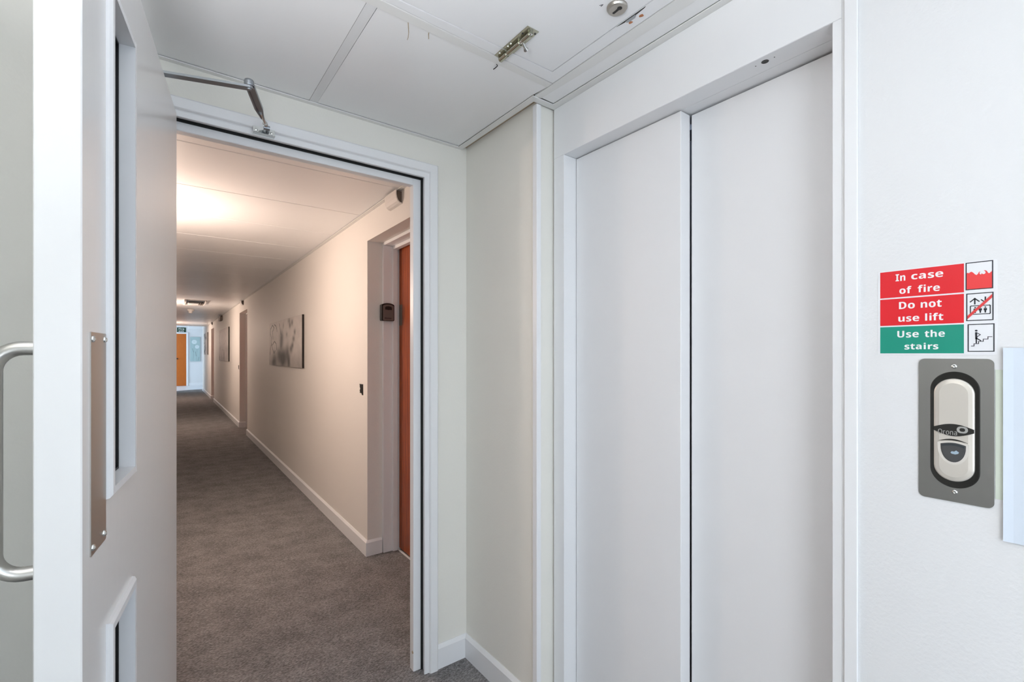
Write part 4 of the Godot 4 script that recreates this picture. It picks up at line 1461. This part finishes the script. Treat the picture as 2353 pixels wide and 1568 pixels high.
	for i in 3:
		if i == 0:
			var base := P(CR, 2.115, 2.55)
			t = thing("wall_unit", unit_label[0], "wall unit", base, "curved units above the doors")
			var pr := PackedVector2Array([Vector2(0, 0), Vector2(0.016, 0.003), Vector2(0.027, 0.013), Vector2(0.034, 0.028), Vector2(0.037, 0.046), Vector2(0.037, 0.0720), Vector2(0.033, 0.0720), Vector2(0.032, 0.046), Vector2(0.029, 0.031), Vector2(0.023, 0.018), Vector2(0.014, 0.009), Vector2(0, 0.006)])
			st = S()
			prism(st, pr, P(CR, 2.128, 2.615), Vector3.LEFT, Vector3.UP, Vector3(0, 0, 0.165))
			obj("curved_cover", st, M.plastic, t)
			st = S()
			prism(st, PackedVector2Array([Vector2(0, 0.009), Vector2(0.012, 0.012), Vector2(0.020, 0.022), Vector2(0.026, 0.038), Vector2(0.026, 0.068), Vector2(0, 0.068)]), P(CR, 2.128, 2.612), Vector3.LEFT, Vector3.UP, Vector3(0, 0, 0.155))
			obj("inner_body", st, M.grey_plastic, t)
			first = t
		else:
			var c: Node3D = first.duplicate()
			c.name = numbered("wall_unit")
			add_child(c)
			var b: Vector3 = origin[first]
			c.transform = here * Transform3D(Basis(), b + P(0, 0, BAYS[i] - BAYS[0]))
			tag(c, unit_label[i], "wall unit", "curved units above the doors")
	# grey square sounder
	o = P(CR, 2.095, 13.0)
	t = thing("alarm_sounder", "grey square box on the wall above the pale grass canvas", "sounder", o)
	st = S()
	prism(st, rrect(12.78, 13.22, 2.085, 2.190, 0.02, 4), P(CR, 0, 0), Vector3.FORWARD, Vector3.UP, Vector3(-0.05, 0, 0))
	obj("body", st, M.grey_plastic, t)
	st = S()
	for y in [2.105, 2.130, 2.155]:
		box(st, CR - 0.056, CR - 0.049, y, y + 0.012, 12.84, 13.16, 0.001)
	obj("grille", st, plain(Color(0.62, 0.56, 0.52), 0.5), t)
	# black notched fittings beside the recesses
	var fit_label := ["small black notched fitting on the wall left of the nearest door recess", "small black notched fitting on the wall left of the second door recess"]
	for i in 2:
		o = P(CR, 1.030, BAYS[i] + 0.115)
		t = thing("wall_fitting", fit_label[i], "wall fitting", o, "black fittings beside the recesses")
		st = S()
		var sh := PackedVector2Array([Vector2(0.065, 0.072), Vector2(0.006, 0.072), Vector2(0.006, 0.012), Vector2(0.004, 0.000), Vector2(0.016, 0.002), Vector2(0.020, 0.012), Vector2(0.058, 0.014), Vector2(0.052, 0.022), Vector2(0.060, 0.030), Vector2(0.046, 0.040), Vector2(0.058, 0.054), Vector2(0.058, 0.064)])
		prism(st, sh, o - P(0, 0, 0.115 - 0.075) * Vector3(0, 0, 1), Vector3.FORWARD, Vector3.UP, Vector3(-0.006, 0, 0))
		obj("notched_plate", st, M.dark, t)
	# smoke detector
	o = P(0.392, CTOP, 11.60)
	t = thing("smoke_detector", "round white smoke detector on the corridor ceiling", "smoke detector", o)
	st = S()
	lathe(st, o, Vector3.DOWN, [Vector2(0.062, 0), Vector2(0.062, 0.020), Vector2(0.055, 0.032), Vector2(0.036, 0.034), Vector2(0.036, 0.040)], 28)
	obj("base", st, M.plastic, t)
	st = S()
	lathe(st, o + Vector3(0, -0.036, 0), Vector3.DOWN, [Vector2(0.036, 0), Vector2(0.038, 0.012), Vector2(0.034, 0.030), Vector2(0.024, 0.040), Vector2(0, 0.042)], 28)
	obj("sensing_head", st, M.plastic, t)
	# ceiling grille box
	o = P(0.395, CTOP, 9.85)
	t = thing("ceiling_grille", "rectangular ceiling grille with white rim and dark inside before the smoke detector", "grille", o)
	st = S()
	var hgt := 0.034
	box(st, 0.235, 0.266, CTOP - hgt, CTOP, 9.50, 10.22, 0.003)
	box(st, 0.532, 0.555, CTOP - hgt, CTOP, 9.50, 10.22, 0.003)
	box(st, 0.266, 0.532, CTOP - hgt, CTOP, 10.18, 10.22, 0.003)
	box(st, 0.266, 0.532, CTOP - 0.010, CTOP, 9.50, 9.53, 0.002)
	obj("rim", st, M.plastic, t)
	st = S()
	box(st, 0.266, 0.532, CTOP - 0.004, CTOP - 0.001, 9.53, 10.18)  # near-black sheet gives the recess its dark inside by colour
	obj("dark_inside", st, M.dark, t)
	st = S()
	box(st, 0.300, 0.455, CTOP - 0.028, CTOP - 0.006, 9.90, 10.17, 0.004)
	obj("cover_plate", st, M.edge, t)
	for x in [0.478, 0.505]:
		st = S()
		box(st, x, x + 0.010, CTOP - 0.028, CTOP - 0.004, 9.80, 10.17, 0.001)
		obj("louvre", st, M.grey_plastic, t)


func key_box() -> void:
	var d := BAYS[0] - 0.025
	var o := P(1.150, 1.517, d)
	var t := thing("key_safe", "small black and grey key safe on the door frame in the nearest recess", "key safe", o)
	var x0 := 1.118
	var x1 := 1.2025
	var A := Vector3.RIGHT
	var B := Vector3.UP
	var N := Vector3.BACK
	var arch := func(a0: float, a1: float, y0: float, y1: float, rise: float) -> PackedVector2Array:
		var p := PackedVector2Array([Vector2(a0 + 0.004, y0), Vector2(a1 - 0.004, y0), Vector2(a1, y0 + 0.005)])
		for i in 11:
			var u := i / 10.0
			p.append(Vector2(lerpf(a1, a0, u), y1 - rise + rise * pow(sin(PI * clampf(u, 0.0, 1.0)), 0.6)))
		p.append(Vector2(a0, y0 + 0.005))
		return p
	var st := S()
	prism(st, arch.call(x0, x1, 1.517, 1.632, 0.012), P(0, 0, d), A, B, N * 0.036)
	obj("body", st, M.dark, t)
	st = S()
	prism(st, arch.call(x0 + 0.0075, x1 - 0.006, 1.5195, 1.6235, 0.010), P(0, 0, d) + N * 0.036, A, B, N * 0.0035)
	var face := obj("front_cover", st, M.safe_grey, t)
	st = S()
	var win := PackedVector2Array()
	for p in [[0.020, 1.5895], [0.036, 1.5885], [0.043, 1.5868], [0.050, 1.5885], [0.0665, 1.5875], [0.0665, 1.6030], [0.060, 1.6090], [0.043, 1.6120], [0.027, 1.6095], [0.020, 1.6045]]:
		win.append(Vector2(x0 + p[0], p[1]))
	prism(st, win, P(0, 0, d) + N * 0.0395, A, B, N * 0.0008)
	obj("dial_window", st, M.dark, face)
	st = S()
	lettering(st, "Master", Rect2(x0 + 0.018, 1.5285, 0.046, 0.0105), P(0, 0, d) + N * 0.0395, A, B, N, 0.0008)
	obj("lettering", st, M.dark, face)
